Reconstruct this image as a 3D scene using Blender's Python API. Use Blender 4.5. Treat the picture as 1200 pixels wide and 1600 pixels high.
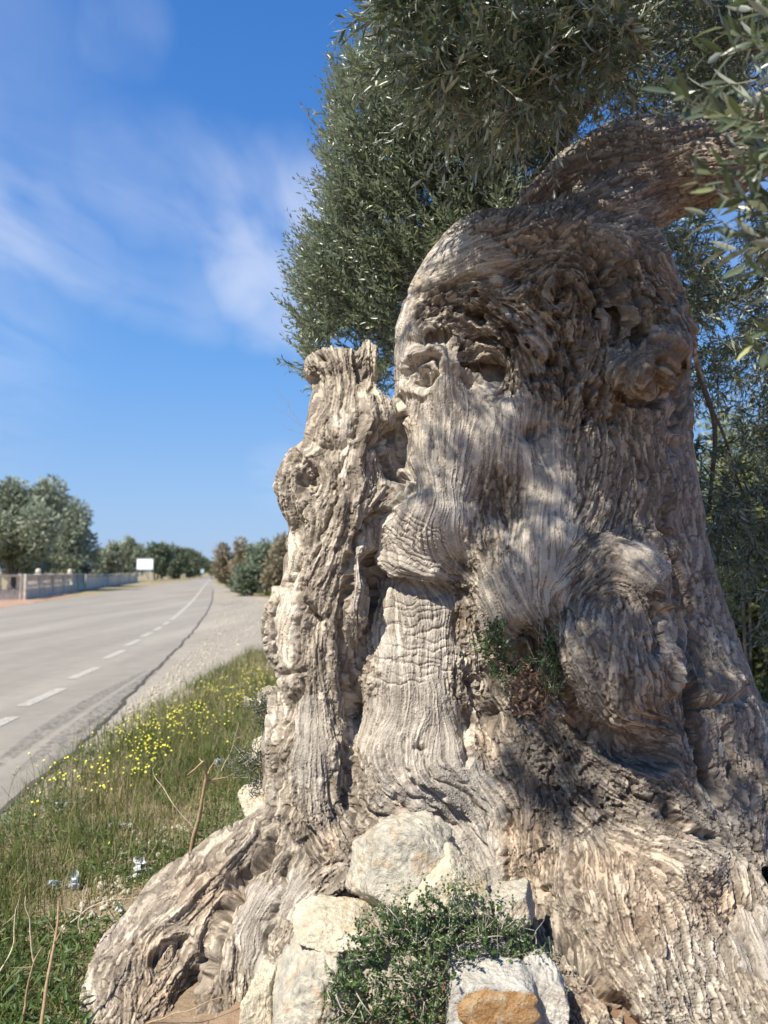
import bpy, math, random, time, os
import numpy as np
from mathutils import Vector
T0 = time.time()
SKIP = ''
for o in list(bpy.data.objects): bpy.data.objects.remove(o)
SC = bpy.context.scene
COL = SC.collection
f32 = np.float32
# ------------------------------------------------------------------ camera
CAMH = 1.45; PITCH = math.radians(4.6); FPX = 1155.0
cam = bpy.data.cameras.new('camera'); camo = bpy.data.objects.new('camera', cam); COL.objects.link(camo)
camo.location = (0, 0, CAMH); camo.rotation_euler = (math.pi/2 + PITCH, 0, 0)
cam.sensor_fit = 'VERTICAL'; cam.sensor_height = 36.0; cam.lens = 36.0*FPX/1600
cam.clip_start = 0.05; cam.clip_end = 5000
cam.dof.use_dof = True; cam.dof.focus_distance = 2.7; cam.dof.aperture_fstop = 2.5
SC.camera = camo
# ------------------------------------------------------------------ sun, sky, exposure
SUN = Vector((-0.42, -0.50, 0.76)).normalized()
elev = math.asin(SUN.z); azim = math.atan2(SUN.x, SUN.y)
sl = bpy.data.lights.new('sun', 'SUN'); sl.energy = 5.0; sl.angle = math.radians(0.5); sl.color = (1, 0.945, 0.835)
so = bpy.data.objects.new('sun', sl); COL.objects.link(so)
so.rotation_euler = (-SUN).to_track_quat('-Z', 'Y').to_euler()
SC.view_settings.view_transform = 'Standard'; SC.view_settings.look = 'None'
SC.view_settings.exposure = 0.75; SC.view_settings.gamma = 1.0
SC.cycles.use_denoising = True
SC.cycles.max_bounces = 8; SC.cycles.diffuse_bounces = 4; SC.cycles.transparent_max_bounces = 8
w = bpy.data.worlds.new('World'); SC.world = w; w.use_nodes = True
nt = w.node_tree; nt.nodes.clear()
def N(nt, typ, **kw):
    n = nt.nodes.new(typ)
    for k, v in kw.items():
        if k == 'op': n.operation = v
        elif k.startswith('i_'):
            n.inputs[k[2:].replace('_', ' ')].default_value = v
        else: setattr(n, k, v)
    return n
def lk(nt, a, b): nt.links.new(a, b)
def mathn(nt, op, a, b=None, c=None, clamp=False):
    n = nt.nodes.new('ShaderNodeMath'); n.operation = op; n.use_clamp = clamp
    for i, v in enumerate((a, b, c)):
        if v is None: continue
        if isinstance(v, (int, float)): n.inputs[i].default_value = v
        else: nt.links.new(v, n.inputs[i])
    return n.outputs[0]
def mixc(nt, fac, a, b, blend='MIX'):
    n = nt.nodes.new('ShaderNodeMix'); n.data_type = 'RGBA'; n.blend_type = blend
    for s, v in ((n.inputs[0], fac), (n.inputs[6], a), (n.inputs[7], b)):
        if isinstance(v, (int, float)): s.default_value = v
        elif isinstance(v, tuple): s.default_value = (*v[:3], 1)
        else: nt.links.new(v, s)
    return n.outputs[2]
def ramp(nt, fac, stops, mode='LINEAR'):
    n = nt.nodes.new('ShaderNodeValToRGB'); cr = n.color_ramp; cr.interpolation = mode
    while len(cr.elements) < len(stops): cr.elements.new(0.5)
    for e, (p, c) in zip(cr.elements, stops):
        e.position = p; e.color = (*c, 1) if isinstance(c, tuple) else (c, c, c, 1)
    nt.links.new(fac, n.inputs[0]); return n.outputs[0]
def noise(nt, vec, scale, detail=3, rough=0.55, dist=0.0):
    n = nt.nodes.new('ShaderNodeTexNoise'); n.inputs['Scale'].default_value = scale
    n.inputs['Detail'].default_value = detail; n.inputs['Roughness'].default_value = rough
    n.inputs['Distortion'].default_value = dist
    if vec is not None: nt.links.new(vec, n.inputs['Vector'])
    return n.outputs[0]
sky = N(nt, 'ShaderNodeTexSky', sky_type='NISHITA', sun_disc=False, sun_elevation=elev, sun_rotation=azim,
        altitude=30.0, air_density=1.0, dust_density=0.5, ozone_density=3.0)
# thin high cloud, laid out over the sky directions
tc = N(nt, 'ShaderNodeTexCoord'); sep = N(nt, 'ShaderNodeSeparateXYZ'); lk(nt, tc.outputs['Generated'], sep.inputs[0])
zz = mathn(nt, 'MAXIMUM', sep.outputs[2], 0.03)
cx = mathn(nt, 'DIVIDE', sep.outputs[0], zz); cy = mathn(nt, 'DIVIDE', sep.outputs[1], zz)
cmb = N(nt, 'ShaderNodeCombineXYZ'); lk(nt, mathn(nt, 'MULTIPLY', cx, 1.1), cmb.inputs[0]); lk(nt, mathn(nt, 'MULTIPLY', cy, 0.5), cmb.inputs[1])
wn = noise(nt, cmb.outputs[0], 2.0, 5, 0.52, 0.6)
# ------------------------------------------------------------------ reference geometry of the view
_cp, _sp = math.cos(PITCH), math.sin(PITCH)
def P(px, py, d):
    """world point seen at photo pixel (px, py), d metres along the optical axis"""
    xc = (px-600)/FPX*d; yc = (800-py)/FPX*d
    return np.array([xc, d*_cp - yc*_sp, CAMH + d*_sp + yc*_cp])
def PV(px, py, d):
    xc = (px-600)/FPX*d; yc = (800-py)/FPX*d
    return np.stack([xc, d*_cp - yc*_sp, CAMH + d*_sp + yc*_cp], -1)
def G(px, py, z=0.0):
    """ground point under photo pixel"""
    yc = (800-py)/FPX
    k = (z-CAMH)/(_sp + yc*_cp)
    return P(px, py, k)
def proj(p):
    x, y, z = p[..., 0], p[..., 1], p[..., 2]-CAMH
    d = y*_cp + z*_sp; v = -y*_sp + z*_cp
    return 600+FPX*x/d, 800-FPX*v/d, d
SUNV = np.array(SUN)
# cloud bands around directions
wnz = N(nt, 'ShaderNodeTexNoise'); lk(nt, tc.outputs['Generated'], wnz.inputs['Vector']); wnz.inputs['Scale'].default_value = 5.5; wnz.inputs['Detail'].default_value = 4
wsub = N(nt, 'ShaderNodeVectorMath', op='SUBTRACT'); lk(nt, wnz.outputs[1], wsub.inputs[0]); wsub.inputs[1].default_value = (.5, .5, .5)
wsc = N(nt, 'ShaderNodeVectorMath', op='SCALE'); lk(nt, wsub.outputs[0], wsc.inputs[0]); wsc.inputs['Scale'].default_value = .11
warp = N(nt, 'ShaderNodeVectorMath', op='ADD'); lk(nt, tc.outputs['Generated'], warp.inputs[0]); lk(nt, wsc.outputs[0], warp.inputs[1])
def cloud_blob(px, py, r0, r1):
    v = P(px, py, 1.0) - np.array([0, 0, CAMH]); v /= np.linalg.norm(v)
    d = N(nt, 'ShaderNodeVectorMath', op='DOT_PRODUCT'); nrm = N(nt, 'ShaderNodeVectorMath', op='NORMALIZE')
    lk(nt, warp.outputs[0], nrm.inputs[0]); lk(nt, nrm.outputs[0], d.inputs[0]); d.inputs[1].default_value = v
    mr = N(nt, 'ShaderNodeMapRange', interpolation_type='SMOOTHSTEP')
    lk(nt, d.outputs['Value'], mr.inputs[0]); mr.inputs[1].default_value = math.cos(math.radians(r1)); mr.inputs[2].default_value = math.cos(math.radians(r0))
    return mr.outputs[0]
acc = None
for (px, py, r0, r1, a) in [(-70, 325, 0, 5.2, .75), (-10, 348, 0, 4.8, .8), (50, 372, 0, 4.6, .75), (110, 396, 0, 4.4, .6), (170, 418, 0, 4.2, .4), (240, 438, 0, 4.4, .3), (310, 458, 0, 4.6, .35),
                            (130, 225, 0, 4.5, .25), (190, 248, 0, 5.4, .42), (250, 272, 0, 6, .52), (320, 305, 0, 6.2, .62), (380, 335, 0, 6.4, .8), (450, 355, 0, 6.6, .9), (415, 405, 0, 6.4, 1.), (440, 455, 0, 5.5, .8), (520, 370, 0, 7, .7), (60, 250, 0, 8, .28), (0, 150, 0, 9, .25), (-80, 60, 0, 11, .25),
                            (170, 30, 0, 4, .35), (430, 745, 0, 3.4, .2), (-500, 300, 5, 25, .5), (1700, 100, 5, 25, .5)]:
    b = mathn(nt, 'MULTIPLY', cloud_blob(px, py, r0, r1), a)
    acc = b if acc is None else mathn(nt, 'MAXIMUM', acc, b)
wm = N(nt, 'ShaderNodeMapRange', interpolation_type='SMOOTHSTEP'); lk(nt, wn, wm.inputs[0]); wm.inputs[1].default_value = 0.22; wm.inputs[2].default_value = 0.66
cm = mathn(nt, 'MULTIPLY', acc, wm.outputs[0])
hsv = N(nt, 'ShaderNodeHueSaturation'); lk(nt, sky.outputs[0], hsv.inputs['Color'])
hsv.inputs['Saturation'].default_value = 1.12
zn = ramp(nt, sep.outputs[2], [(0.0, (.33, .48, .76)), (.10, (.285, .48, .81)), (.25, (.165, .40, .84)), (.42, (.085, .28, .74)), (.62, (.05, .205, .62)), (1.0, (.03, .13, .45))])
zs = N(nt, 'ShaderNodeVectorMath', op='SCALE'); lk(nt, zn, zs.inputs[0]); zs.inputs['Scale'].default_value = 1/(.105*1.60)
clear = mixc(nt, .85, hsv.outputs[0], zs.outputs[0])
skyc = mixc(nt, mathn(nt, 'MULTIPLY', cm, 0.52), clear, (5.2, 5.5, 6.2))
bg = N(nt, 'ShaderNodeBackground'); bg.inputs['Strength'].default_value = 0.105; lk(nt, skyc, bg.inputs['Color'])
wo = N(nt, 'ShaderNodeOutputWorld'); lk(nt, bg.outputs[0], wo.inputs[0])
# ------------------------------------------------------------------ numpy noise and mesh tools
def _h(ix, iy, iz, seed):
    n = (ix.astype(np.uint32)*np.uint32(374761393) + iy.astype(np.uint32)*np.uint32(668265263)
         + iz.astype(np.uint32)*np.uint32(2147483647 ^ 0x5bd1e995) + np.uint32(seed*1013+7)*np.uint32(2654435761))
    n = (n ^ (n >> np.uint32(13)))*np.uint32(1274126177)
    n = (n ^ (n >> np.uint32(16)))*np.uint32(2246822519)
    return ((n ^ (n >> np.uint32(15))).astype(f32)/f32(4294967295))*2-1
def vn(p, seed=0):
    """value noise in -1..1 at p (n,3)"""
    q = np.floor(p); f = (p-q).astype(f32); q = q.astype(np.int64)
    f = f*f*f*(f*(f*6-15)+10)
    r = 0
    for dx in (0, 1):
        wx = f[:, 0] if dx else 1-f[:, 0]
        for dy in (0, 1):
            wy = f[:, 1] if dy else 1-f[:, 1]
            for dz in (0, 1):
                wz = f[:, 2] if dz else 1-f[:, 2]
                r = r + wx*wy*wz*_h(q[:, 0]+dx, q[:, 1]+dy, q[:, 2]+dz, seed)
    return r
def fbm(p, seed=0, oct=3, gain=.5):
    r = 0; a = 1.0; s = 0
    for i in range(oct):
        r = r + a*vn(p*(2.03**i)+17.3*i, seed+i); s += a; a *= gain
    return r/s
def ss(a, b, x):
    t = np.clip((x-a)/(b-a), 0, 1); return t*t*(3-2*t)
def obj(name, V, F, mat=None, parent=None, smooth=True, attrs=None, F2=None, mats=None, midx=None):
    """one mesh object from numpy arrays; F (n,4) or (n,3) faces, F2 more faces of another size"""
    me = bpy.data.meshes.new(name)
    V = np.asarray(V, f32); F = np.asarray(F, np.int32)
    Fs = [F] if F2 is None or len(F2) == 0 else [F, np.asarray(F2, np.int32)]
    nl = sum(a.size for a in Fs); nf = sum(len(a) for a in Fs)
    me.vertices.add(len(V)); me.vertices.foreach_set('co', V.ravel())
    me.loops.add(nl); me.loops.foreach_set('vertex_index', np.concatenate([a.ravel() for a in Fs]))
    me.polygons.add(nf)
    tot = np.concatenate([np.full(len(a), a.shape[1], np.int32) for a in Fs])
    st = np.concatenate([[0], np.cumsum(tot)[:-1]]).astype(np.int32)
    me.polygons.foreach_set('loop_start', st); me.polygons.foreach_set('loop_total', tot)
    me.polygons.foreach_set('use_smooth', np.full(nf, smooth, bool))
    if midx is not None: me.polygons.foreach_set('material_index', np.asarray(midx, np.int32))
    me.update(calc_edges=True)
    for k, a in (attrs or {}).items():
        at = me.attributes.new(k, 'FLOAT', 'POINT'); at.data.foreach_set('value', np.asarray(a, f32))
    for m in (mats or ([mat] if mat else [])): me.materials.append(m)
    o = bpy.data.objects.new(name, me); COL.objects.link(o)
    if parent is not None: o.parent = parent
    return o
def tag(o, label=None, cat=None, group=None, kind=None):
    if label: o['label'] = label
    if cat: o['category'] = cat
    if group: o['group'] = group
    if kind: o['kind'] = kind
    return o
def empty(name, loc, label=None, cat=None, group=None):
    o = bpy.data.objects.new(name, None); COL.objects.link(o); o.location = tuple(map(float, loc)); o.empty_display_size = .1
    return tag(o, label, cat, group)
def relv(V, parent): return np.asarray(V) - np.array(parent.location)
def tube(pts, rad, nseg=8, cap=True):
    pts = np.asarray(pts, float); rad = np.broadcast_to(np.asarray(rad, float), (len(pts),))
    t = np.gradient(pts, axis=0); t /= np.linalg.norm(t, axis=1)[:, None]+1e-9
    up = np.array([0.31, 0.2, 0.93]); a = np.cross(t, up); a /= np.linalg.norm(a, axis=1)[:, None]+1e-9
    b = np.cross(t, a); th = np.arange(nseg)*2*math.pi/nseg
    V = pts[:, None] + rad[:, None, None]*(np.cos(th)[None, :, None]*a[:, None] + np.sin(th)[None, :, None]*b[:, None])
    n = len(pts); i = np.arange(n-1)[:, None]*nseg; j = np.arange(nseg)[None]; j2 = (j+1) % nseg
    F = np.stack([i+j, i+j2, i+nseg+j2, i+nseg+j], -1).reshape(-1, 4)
    return V.reshape(-1, 3), F
class MB:
    def __init__(s): s.V = []; s.F = []; s.n = 0
    def add(s, V, F):
        V = np.asarray(V, float); s.V.append(V); s.F.append(np.asarray(F)+s.n); s.n += len(V); return s
    def box(s, c, size, rot=0.0):
        c = np.array(c, float); h = np.array(size)/2
        v = np.array([[x, y, z] for x in (-1, 1) for y in (-1, 1) for z in (-1, 1)])*h
        cr, sr = math.cos(rot), math.sin(rot)
        v = np.stack([v[:, 0]*cr-v[:, 1]*sr, v[:, 0]*sr+v[:, 1]*cr, v[:, 2]], 1)+c
        return s.add(v, [[0, 1, 3, 2], [4, 6, 7, 5], [0, 4, 5, 1], [2, 3, 7, 6], [0, 2, 6, 4], [1, 5, 7, 3]])
    def build(s, name, mat, parent=None, smooth=False, **k):
        V = np.concatenate(s.V); F = np.concatenate(s.F)
        if parent is not None: V = relv(V, parent)
        return obj(name, V, F, mat, parent, smooth, **k)
def surface_nets(Fd, org, h):
    """Fd[i,j,k] < 0 inside; returns vertices and outward quads"""
    nx, ny, nz = Fd.shape; ins = Fd < 0
    c = np.zeros((nx-1, ny-1, nz-1), np.int8)
    for a in (0, 1):
        for b in (0, 1):
            for d in (0, 1): c += ins[a:nx-1+a, b:ny-1+b, d:nz-1+d]
    act = (c > 0) & (c < 8); I, J, K = np.nonzero(act)
    idx = np.full(act.shape, -1, np.int64); idx[I, J, K] = np.arange(len(I))
    S = np.zeros((len(I), 3)); W = np.zeros(len(I))
    corners = [(a, b, d) for a in (0, 1) for b in (0, 1) for d in (0, 1)]
    for p in corners:
        for ax in range(3):
            if p[ax]: continue
            q = list(p); q[ax] = 1
            fa = Fd[I+p[0], J+p[1], K+p[2]]; fb = Fd[I+q[0], J+q[1], K+q[2]]
            m = (fa < 0) != (fb < 0); t = np.where(m, fa/(fa-fb+1e-12), 0)
            pt = np.tile(np.array(p, float), (len(I), 1)); pt[:, ax] = t
            S += pt*m[:, None]; W += m
    V = (S/W[:, None] + np.stack([I, J, K], 1))*h + org
    Q = []
    for ax in range(3):
        sl0 = [slice(None)]*3; sl1 = [slice(None)]*3; sl0[ax] = slice(0, -1); sl1[ax] = slice(1, None)
        a = ins[tuple(sl0)]; b = ins[tuple(sl1)]; m = a != b
        o1, o2 = [x for x in range(3) if x != ax]
        ii = np.nonzero(m); ii = [x.copy() for x in ii]
        ok = (ii[o1] > 0) & (ii[o2] > 0) & (ii[o1] < Fd.shape[o1]-1) & (ii[o2] < Fd.shape[o2]-1)
        ii = [x[ok] for x in ii]; flip = a[tuple(ii)] != (ax == 1)
        def g(d1, d2):
            z = [x.copy() for x in ii]; z[o1] -= d1; z[o2] -= d2; return idx[tuple(z)]
        q = np.stack([g(1, 1), g(0, 1), g(0, 0), g(1, 0)], 1)
        q = np.where(flip[:, None], q, q[:, ::-1]); Q.append(q)
    return V, np.concatenate(Q)
def sdf_build(prims, h, org, size, subs=()):
    """prims: (kind, data..., k) blended with a smooth union"""
    n = [int(s/h)+1 for s in size]
    ax = [org[i]+np.arange(n[i])*h for i in range(3)]
    Fd = np.full(n, 0.4, f32)
    def evalp(pr, sl):
        X, Y, Z = np.meshgrid(*[a[s] for a, s in zip(ax, sl)], indexing='ij', sparse=True)
        X = X.astype(f32); Y = Y.astype(f32); Z = Z.astype(f32)
        if pr[0] == 'cap':
            _, a, ra, b, rb = pr[:5]; ab = b-a; L = float(ab@ab)+1e-9
            t = np.clip(((X-a[0])*ab[0]+(Y-a[1])*ab[1]+(Z-a[2])*ab[2])/L, 0, 1)
            return np.sqrt((X-a[0]-t*ab[0])**2+(Y-a[1]-t*ab[1])**2+(Z-a[2]-t*ab[2])**2)-(ra+t*(rb-ra))
        _, c, r = pr[:3]
        q = np.sqrt(((X-c[0])/r[0])**2+((Y-c[1])/r[1])**2+((Z-c[2])/r[2])**2)
        return (q-1)*min(r)
    def box(pr, m):
        if pr[0] == 'cap':
            R = max(pr[2], pr[4])+m; lo = np.minimum(pr[1], pr[3])-R; hi = np.maximum(pr[1], pr[3])+R
        else: lo = pr[1]-pr[2]-m; hi = pr[1]+pr[2]+m
        return tuple(slice(max(0, int((lo[i]-org[i])/h)), min(n[i], int((hi[i]-org[i])/h)+2)) for i in range(3))
    for pr in prims:
        k = pr[-1]; sl = box(pr, k+.12)
        if any(s.stop <= s.start for s in sl): continue
        d = evalp(pr, sl); f = Fd[sl]; hh = np.clip(0.5+0.5*(f-d)/k, 0, 1)
        Fd[sl] = f*(1-hh)+d*hh - k*hh*(1-hh)
    for pr in subs:
        k = pr[-1]; sl = box(pr, k+.02)
        d = -evalp(pr, sl); f = Fd[sl]; hh = np.clip(0.5-0.5*(f-d)/k, 0, 1)
        Fd[sl] = f*(1-hh)+d*hh + k*hh*(1-hh)
    return surface_nets(Fd, np.array(org), h)
def subdivided(V, F, lev):
    o = obj('tmp', V, F); m = o.modifiers.new('s', 'SUBSURF'); m.levels = lev; m.render_levels = lev
    dg = bpy.context.evaluated_depsgraph_get(); e = o.evaluated_get(dg); me = e.to_mesh()
    n = len(me.vertices); V2 = np.empty(n*3, f32); me.vertices.foreach_get('co', V2)
    F2 = np.empty(len(me.loops), np.int32); me.loops.foreach_get('vertex_index', F2)
    e.to_mesh_clear(); mm = o.data; bpy.data.objects.remove(o); bpy.data.meshes.remove(mm)
    return V2.reshape(-1, 3), F2.reshape(-1, 4)
def vnormals(V, F):
    a, b, c, d = (V[F[:, i]] for i in range(4)); n = np.cross(c-a, d-b)
    R = np.zeros((len(V), 3))
    for j in range(3):
        for i in range(4): R[:, j] += np.bincount(F[:, i], n[:, j], len(V))
    return R/(np.linalg.norm(R, axis=1)[:, None]+1e-12)
def newmat(name):
    m = bpy.data.materials.new(name); m.use_nodes = True; nt = m.node_tree; b = nt.nodes['Principled BSDF']
    return m, nt, b
def attr(nt, name):
    n = nt.nodes.new('ShaderNodeAttribute'); n.attribute_name = name; return n.outputs['Fac']
def bump(nt, b, h, strength, dist):
    n = nt.nodes.new('ShaderNodeBump'); n.inputs['Strength'].default_value = strength; n.inputs['Distance'].default_value = dist
    nt.links.new(h, n.inputs['Height']); nt.links.new(n.outputs[0], b.inputs['Normal'])
def objcoord(nt):
    return N(nt, 'ShaderNodeTexCoord').outputs['Object']
# ------------------------------------------------------------------ the ancient olive: relief drawn on a reference front view
def dist_poly(X, Y, pts):
    """distance to a polyline, signed side, and arc fraction"""
    D = np.full(X.shape, 1e9, f32); S = np.zeros(X.shape, f32); A = np.zeros(X.shape, f32)
    pts = np.array(pts, float); seg = np.linalg.norm(np.diff(pts, axis=0), axis=1); cum = np.concatenate([[0], np.cumsum(seg)]); tot = cum[-1]
    for i in range(len(pts)-1):
        a, b = pts[i], pts[i+1]; ab = b-a; L = ab@ab
        t = np.clip(((X-a[0])*ab[0]+(Y-a[1])*ab[1])/L, 0, 1)
        dx = X-a[0]-t*ab[0]; dy = Y-a[1]-t*ab[1]; d = np.sqrt(dx*dx+dy*dy)
        m = d < D; D = np.where(m, d, D); S = np.where(m, np.sign(ab[0]*dy-ab[1]*dx), S); A = np.where(m, (cum[i]+t*seg[i])/tot, A)
    return D, S, A
def smooth_line(pts, n=6):
    pts = np.array(pts, float)
    if len(pts) < 3: return pts
    p = np.concatenate([[2*pts[0]-pts[1]], pts, [2*pts[-1]-pts[-2]]]); out = []
    for i in range(1, len(p)-2):
        for t in np.arange(n)/n:
            out.append(.5*((2*p[i])+(-p[i-1]+p[i+1])*t+(2*p[i-1]-5*p[i]+4*p[i+1]-p[i+2])*t*t+(-p[i-1]+3*p[i]-3*p[i+1]+p[i+2])*t**3))
    out.append(pts[-1]); return np.array(out)
X0, Y0, X1, Y1 = -60, 140, 1420, 1780
GX, GY = np.meshgrid(np.arange(X0, X1, dtype=f32), np.arange(Y0, Y1, dtype=f32)); GH, GW = GX.shape
flat3 = lambda s, z: np.stack([GX.ravel()*s, GY.ravel()*s, np.full(GX.size, z, f32)], 1)
WX = GX + 5*vn(flat3(.05, 1)).reshape(GX.shape) + 2.5*vn(flat3(.13, 2)).reshape(GX.shape)
WY = GY + 5*vn(flat3(.05, 3)).reshape(GX.shape) + 2.5*vn(flat3(.13, 4)).reshape(GX.shape)
H = np.zeros(GX.shape, f32)
def win(x0, y0, x1, y1):
    return (slice(max(0, int(y0-Y0)), min(GH, int(y1-Y0))), slice(max(0, int(x0-X0)), min(GW, int(x1-X0))))
def groove(pts, wd, dp, taper=True, side=0, kind='v'):
    """carve (dp>0) or raise (dp<0) along a line; side: +1/-1 makes one lip steep"""
    global H
    pts = smooth_line(pts); R = wd*3.2+12
    s = win(pts[:, 0].min()-R, pts[:, 1].min()-R, pts[:, 0].max()+R, pts[:, 1].max()+R)
    D, S, A = dist_poly(WX[s], WY[s], pts)
    t = (np.clip(np.minimum(A, 1-A)*6, 0, 1)**.6) if taper else 1.0
    if side:
        near = np.exp(-(D/wd)**2); soft = np.exp(-(D/(wd*2.6))**2); steep = np.exp(-(D/(wd*.45))**2)
        prof = np.where(S*side > 0, steep, soft)
    elif kind == 'v': prof = .6*np.exp(-(D/(wd*.55))**2) + .4*np.exp(-(D/(wd*1.6))**2)
    else: prof = np.exp(-(D/wd)**2)
    H[s] -= dp*prof*t
def blob(x, y, rx, ry, amp, ang=0, p=2.0, tgt=None):
    c, s_ = math.cos(math.radians(ang)), math.sin(math.radians(ang)); R = max(rx, ry)*2.4
    s = win(x-R, y-R, x+R, y+R); dx = WX[s]-x; dy = WY[s]-y
    q = ((dx*c+dy*s_)/rx)**2 + ((-dx*s_+dy*c)/ry)**2
    g = np.exp(-q**(p/2))
    (H if tgt is None else tgt)[s] += amp*g
# --- folds and creases
groove([(600, 655), (598, 700), (612, 735), (620, 760), (606, 790)], 7, .06)
groove([(613, 790), (578, 806), (556, 835), (543, 872), (536, 912), (531, 950)], 6, .055, side=1)
groove([(531, 950), (540, 1030), (549, 1100), (545, 1180), (540, 1235), (552, 1275), (558, 1310)], 5, .035)
groove([(585, 860), (580, 900), (583, 940), (575, 965)], 6, .05)
groove([(545, 700), (530, 745), (520, 790), (497, 850), (480, 900)], 4, .022)
groove([(478, 790), (468, 860), (452, 905), (442, 935)], 5, .03)
groove([(437, 925), (424, 975), (432, 1045)], 4, .03)
groove([(470, 870), (468, 930), (462, 985), (465, 1040)], 5, .03)
groove([(425, 1060), (450, 1052), (480, 1045)], 5, .025)
groove([(470, 1060), (458, 1130), (447, 1200), (452, 1250), (476, 1290), (505, 1320), (525, 1345)], 5, .04, side=-1)
groove([(420, 1210), (432, 1150), (452, 1100)], 4, .02)
groove([(470, 940), (490, 960), (505, 975)], 7, .05)
groove([(520, 1060), (528, 1160), (522, 1240), (530, 1300)], 5, .014)
# overhanging nose lip with a deep undercut
groove([(572, 862), (590, 886), (625, 902), (668, 912), (705, 922), (735, 918)], 7, .055, side=-1)
groove([(575, 845), (600, 872), (640, 890), (690, 900)], 16, -.035, kind='r')
for k, (dx, dy) in enumerate([(i*5.2, -i*6.6) for i in range(10)]):
    groove([(583+dx, 800+dy*.5), (578+dx, 840+dy), (596+dx, 868+dy), (640+dx, 890+dy), (695+dx, 905+dy)], 2.2, .006)
# brow / neck edge at left of the main trunk
groove([(628, 655), (619, 690), (622, 722), (641, 752), (633, 780)], 6, .04, side=1)
groove([(619, 735), (640, 745)], 7, .05)
# horizontal wrinkles below the lip
rr = np.random.RandomState(5)
for k in range(16):
    y = 930+k*8.6+rr.uniform(-3, 3); x = 578+rr.uniform(0, 70); L = rr.uniform(40, 120)
    groove([(x, y), (x+L*.35, y+rr.uniform(0, 12)), (x+L, y+rr.uniform(-5, 10))], 2.6, rr.uniform(.004, .009))
# lower swirl skirts
groove([(588, 1130), (562, 1180), (548, 1230), (556, 1262), (585, 1285), (620, 1285)], 5, .018)
groove([(640, 1150), (625, 1195), (650, 1225), (690, 1250), (735, 1290), (765, 1350)], 7, .03, side=-1)
groove([(668, 1130), (655, 1175), (680, 1212), (725, 1240), (762, 1280), (782, 1350)], 4, .018)
groove([(600, 1165), (600, 1200), (625, 1240), (680, 1268), (715, 1300)], 5, .022)
groove([(575, 1200), (600, 1245), (650, 1275)], 4, .018)
groove([(690, 1200), (720, 1222), (765, 1262), (780, 1320)], 3, .012)
groove([(555, 1240), (575, 1272), (620, 1284), (680, 1280), (720, 1300)], 5, .03)
blob(618, 1262, 26, 14, -.02); blob(658, 1168, 7, 7, -.04)
groove([(736, 1100), (738, 1150), (733, 1200)], 5, .045, side=-1)
groove([(792, 1260), (790, 1330), (795, 1400)], 5, .05)
groove([(712, 960), (722, 1000), (735, 1060), (745, 1110)], 8, .03)
blob(715, 965, 10, 16, -.03); blob(768, 1115, 14, 18, -.07); blob(745, 1068, 6, 5, -.03)
# right half
groove([(868, 925), (857, 990), (866, 1050), (890, 1100), (905, 1130)], 8, .06, side=1)
groove([(880, 1120), (912, 1150), (960, 1180), (1010, 1196), (1062, 1190)], 13, .10, side=1)
groove([(1043, 790), (1046, 860), (1062, 930), (1075, 1000), (1080, 1090), (1098, 1170), (1140, 1290)], 11, .085)
groove([(1022, 940), (1032, 985), (1035, 1020)], 8, .07)
groove([(1030, 938), (1055, 965), (1066, 1005), (1052, 1060), (1050, 1090)], 9, -.055, kind='r')
groove([(1010, 830), (1036, 860), (1042, 910)], 8, -.04, kind='r')
groove([(1085, 1120), (1110, 1190), (1130, 1260)], 7, .05); groove([(1140, 1130), (1150, 1200), (1160, 1270)], 8, .05)
groove([(1070, 1110), (1120, 1100), (1180, 1085)], 10, .04); blob(1125, 1080, 40, 28, .05)
blob(955, 905, 60, 40, .05); blob(950, 1050, 80, 100, .06, p=3); blob(900, 985, 40, 60, .03)
blob(785, 772, 40, 42, -.075); blob(815, 1050, 45, 62, -.09, 12, p=3); blob(840, 1010, 26, 60, -.05, 0)
blob(790, 830, 36, 36, -.04); blob(900, 830, 50, 60, .03); blob(838, 672, 22, 18, -.04); blob(850, 700, 10, 26, -.03)
# crown of the trunk: sockets, arcs, nodules
blob(676, 528, 30, 10, -.06, -12)
blob(735, 572, 15, 24, -.04, p=3); blob(770, 576, 20, 16, -.14, 15, p=3)
groove([(700, 500), (706, 540), (716, 585)], 7, -.035, kind='r'); groove([(712, 470), (708, 515), (722, 560), (725, 600)], 5, .03)
groove([(632, 585), (640, 562), (665, 545), (688, 556), (698, 585)], 8, -.028, kind='r')
groove([(640, 588), (650, 572), (668, 562), (684, 572), (688, 592)], 3, .03)
groove([(645, 598), (668, 600), (684, 582)], 6, .04); blob(660, 590, 12, 10, -.05); groove([(646, 590), (655, 576), (670, 577), (675, 590), (664, 600), (652, 598)], 2.4, .012); groove([(638, 592), (648, 567), (672, 560), (690, 578), (688, 600)], 2.4, .014)
groove([(632, 592), (645, 612), (664, 622)], 7, -.02, kind='r')
groove([(622, 618), (632, 640), (622, 662)], 7, .05)
blob(740, 493, 12, 9, -.09, p=4); blob(748, 503, 8, 6, -.08, p=4); blob(700, 470, 20, 8, -.05, -30); blob(665, 462, 12, 8, -.05)
groove([(650, 475), (690, 450), (730, 438), (760, 445)], 7, .04); groove([(640, 500), (680, 487), (720, 480)], 6, .025)
blob(805, 425, 26, 9, -.05, -10); blob(874, 448, 13, 26, -.055, -8, p=2.5); blob(845, 470, 12, 16, -.05)
groove([(845, 400), (862, 425), (852, 470), (872, 490)], 7, -.05, kind='r')
for k in range(7):
    o = k*12.5
    groove([(792-o*.2, 398+o*.9), (850, 362+o*.75), (915-o*.15, 372+o*.7), (958-o*.35, 420+o*.45), (972-o*.5, 480+o*.3)], 5.0, .03+.006*(k % 2), side=1)
groove([(930, 400), (940, 470), (945, 530)], 6, .035); blob(935, 440, 14, 10, -.08, p=3)
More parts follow.
